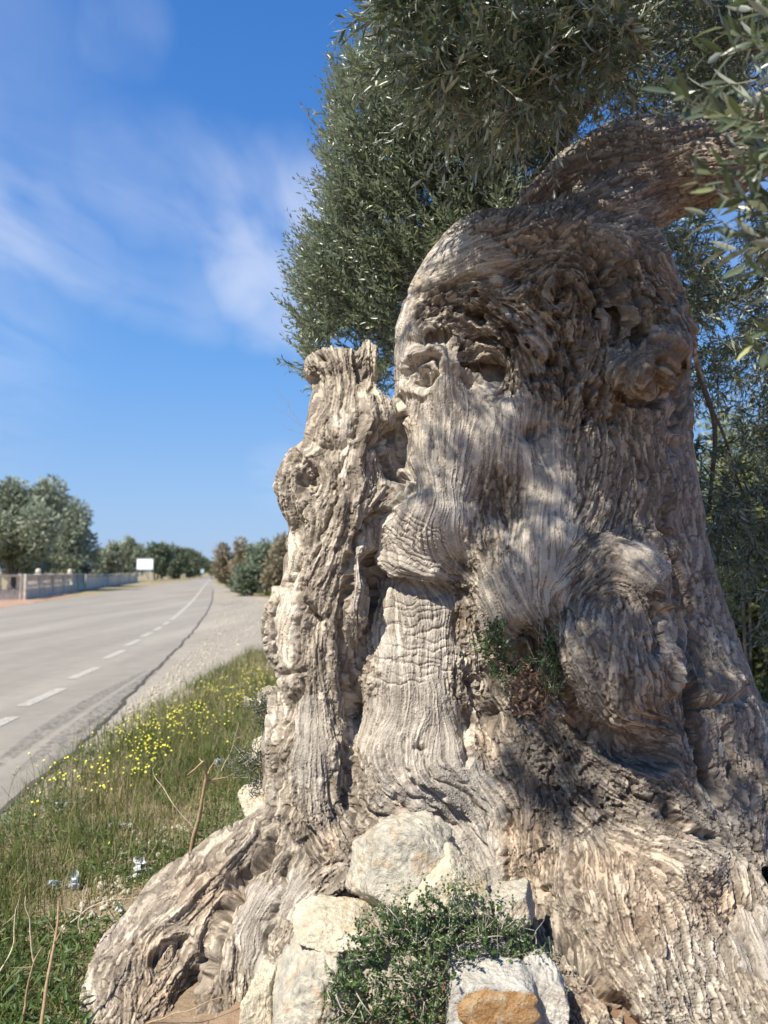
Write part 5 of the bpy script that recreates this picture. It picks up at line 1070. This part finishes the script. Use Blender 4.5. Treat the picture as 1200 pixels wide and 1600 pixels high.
    # wall, billboard, pole, sign, roadside stones
    M_WALL = stone_mat('wall_render', (.48, .43, .35), (.58, .53, .44), (.64, .59, .50), (.45, .33, .22), .3, .8)
    def wall(name, label, pts, h, th, posts, baluster):
        L = [G(*p_)[:2] for p_ in pts]; e = empty(name, (*L[0], 0), label, 'wall', 'low walls beyond the road')
        lo = MB(); cp = MB(); bl = MB()
        for a, b_ in zip(L[:-1], L[1:]):
            v = b_-a; ln = np.linalg.norm(v); an = math.atan2(v[1], v[0]); c = (a+b_)/2; hb = h*(.45 if baluster else .9)
            lo.box((*c, hb/2), (ln, th, hb), an); cp.box((*c, h+.04), (ln+.05, th+.06, .10), an)
            if baluster:
                n = int(ln/.42)
                for k in range(n): q_ = a+v*(k+.5)/n; V, F = tube(np.array([[*q_, hb], [*q_, hb+.12], [*q_, hb+.3], [*q_, h]]), [.075, .11, .06, .09], 8); bl.add(V, F)
            n = max(1, int(ln/posts))
            for k in range(n+1):
                q_ = a+v*k/n; M_ = MB(); M_.box((*q_, (h+.12)/2), (.34, th+.12, h+.12), an); Vs, Fs = ICO4; 
                M_.build('pillar', M_WALL, e); 
                if name[0] == 'b' and k == 1:
                    S_ = MB(); S_.add(Vs*[.15, .15, .16]+[*q_, h+.26], Fs); S_.build('finial', M_WALL, e, True)
        lo.build('base', M_WALL, e); cp.build('coping', M_WALL, e)
        if baluster: bl.build('balusters', M_WALL, e, True)
    wall('balustrade_wall', 'pale low balustrade wall with pillars at the left edge beyond the road', [(-260, 945), (34, 937), (96, 927), (128, 921)], 1.2, .28, 3.2, True)
    wall('stone_wall', 'low grey stone wall running away under the silvery trees', [(130, 920.5), (165, 916), (212, 909.5)], 1.1, .35, 9, False)
    d = 80; bb = empty('billboard', G(226, 910.2), 'blank white roadside billboard on two posts in front of the dark trees', 'billboard'); c = np.array(bb.location)
    M_WH = simple('billboard_white', (.82, .84, .86), .6, .03, 3); M_MT = simple('galvanised_metal', (.35, .37, .38), .5, .1, 5)
    yy = c[1]; sx = yy/FPX; zt = CAMH+(893-873)*sx; zb = CAMH+(893-890)*sx; wv = 25*sx
    M_ = MB(); M_.box((c[0], c[1], (zt+zb)/2), (wv, .08, zt-zb), .1); M_.build('panel', M_WH, bb)
    M_ = MB(); [M_.box((c[0]+k*wv*.5, c[1]-.003, (zt+zb)/2), (.07, .13, zt-zb+.1), .1) for k in (-1, 1)]; [M_.box((c[0], c[1], z_), (wv+.1, .13, .08), .1) for z_ in (zt, zb)]; M_.build('frame', M_MT, bb)
    for k in (-1, 1): M_ = MB(); M_.box((c[0]+k*wv*.3, c[1]+.1, zb/2), (.12, .1, zb), .1); M_.build('post', M_MT, bb)
    q_ = G(254, 900.5); e = empty('utility_pole', q_, 'thin faint utility pole rising above the row of trees', 'utility pole'); s_ = q_[1]/FPX
    M_ = MB(); M_.add(*tube(np.array([[*q_[:2], 0], [*q_[:2], 60*s_]]), [.14, .09], 8)); M_.build('pole', M_MT, e, True); M_ = MB(); M_.box((*q_[:2], 57*s_), (1.6, .1, .12)); M_.build('crossarm', M_MT, e)
    q_ = G(316, 903.5); e = empty('road_sign', q_, 'small pale bluish road sign at the far left roadside', 'road sign'); s_ = q_[1]/FPX
    M_ = MB(); M_.box((q_[0], q_[1], 11*s_), (5*s_, .04, 6*s_)); M_.build('panel', simple('sign_blue', (.35, .5, .55), .5, .05, 3), e); M_ = MB(); M_.add(*tube(np.array([[*q_[:2], 0], [*q_[:2], 13*s_]]), .04, 6)); M_.build('post', M_MT, e, True)
    for k, (px, py, w_, h_, lab) in enumerate([(368, 920, .35, .5, 'small pale stone, leftmost beside the layby'), (398, 927, .95, .95, 'largest pale boulder beside the far edge of the layby'), (418, 928, .6, .45, 'low stone between the two big boulders'), (436, 934, 1.0, .8, 'pale boulder nearest the trunk beside the layby'), (408, 925, .5, .5, 'small tilted stone just right of the largest boulder')]):
        stone(px, py, 1, w_, h_, w_*.8, 90+k, M_S2, lab, 'boulders along the far edge of the layby', name='boulder', I=ICO4, ground=True)
    rg = np.random.RandomState(77); gp = sample_poly([(338, 909), (350, 914), (380, 922), (440, 938), (560, 945), (560, 925), (400, 918), (345, 906)], 5000, rg); g3 = np.array([G(*a) for a in gp]); 
    V, F, per = blade_batch(g3[:, 0], g3[:, 1], .15+.3*rg.rand(len(gp)), np.full(len(gp), .05), rg, .5, 3); tag(obj('roadside_grass', V, F, M_GRASS, None, True, attrs={'rnd': np.repeat(rg.uniform(.2, .75, len(gp)), per)}), 'yellow-green grass strip along the far edge of the layby', 'grass', kind='stuff')
    rg = np.random.RandomState(78); n = 9000; x = rg.uniform(1.2, 9, n); y = rg.uniform(4.5, 16, n); V, F, per = blade_batch(x, y, .08+.25*rg.rand(n), np.full(n, .012), rg, .7, 3)
    tag(obj('grove_grass', V, F, M_GRASS, None, True, attrs={'rnd': np.repeat(rg.uniform(.1, .9, n), per)}), 'sunlit rough grass of the grove behind the trunk on the right', 'grass', kind='stuff')
    # faint bare twigs left of the stump
    e = empty('bare_shrub', P(470, 700, 4.3), 'thin bare twigs showing faintly against the sky left of the stump', 'bare shrub'); M_ = MB()
    for pts in [[(490, 690, 4.3), (465, 655, 4.3), (440, 620, 4.3), (430, 600, 4.3)], [(470, 665, 4.3), (445, 645, 4.3), (425, 635, 4.3)], [(485, 680, 4.3), (450, 670, 4.3), (440, 662, 4.3)], [(452, 640, 4.3), (450, 622, 4.3)]]: L = smooth_line([P(*a) for a in pts], 4); M_.add(*tube(L, np.linspace(.0015, .0006, len(L)), 4))
    M_.build('twigs', simple('grey_twig', (.3, .28, .27), .8), e, True)
print('all', round(time.time()-T0, 1))
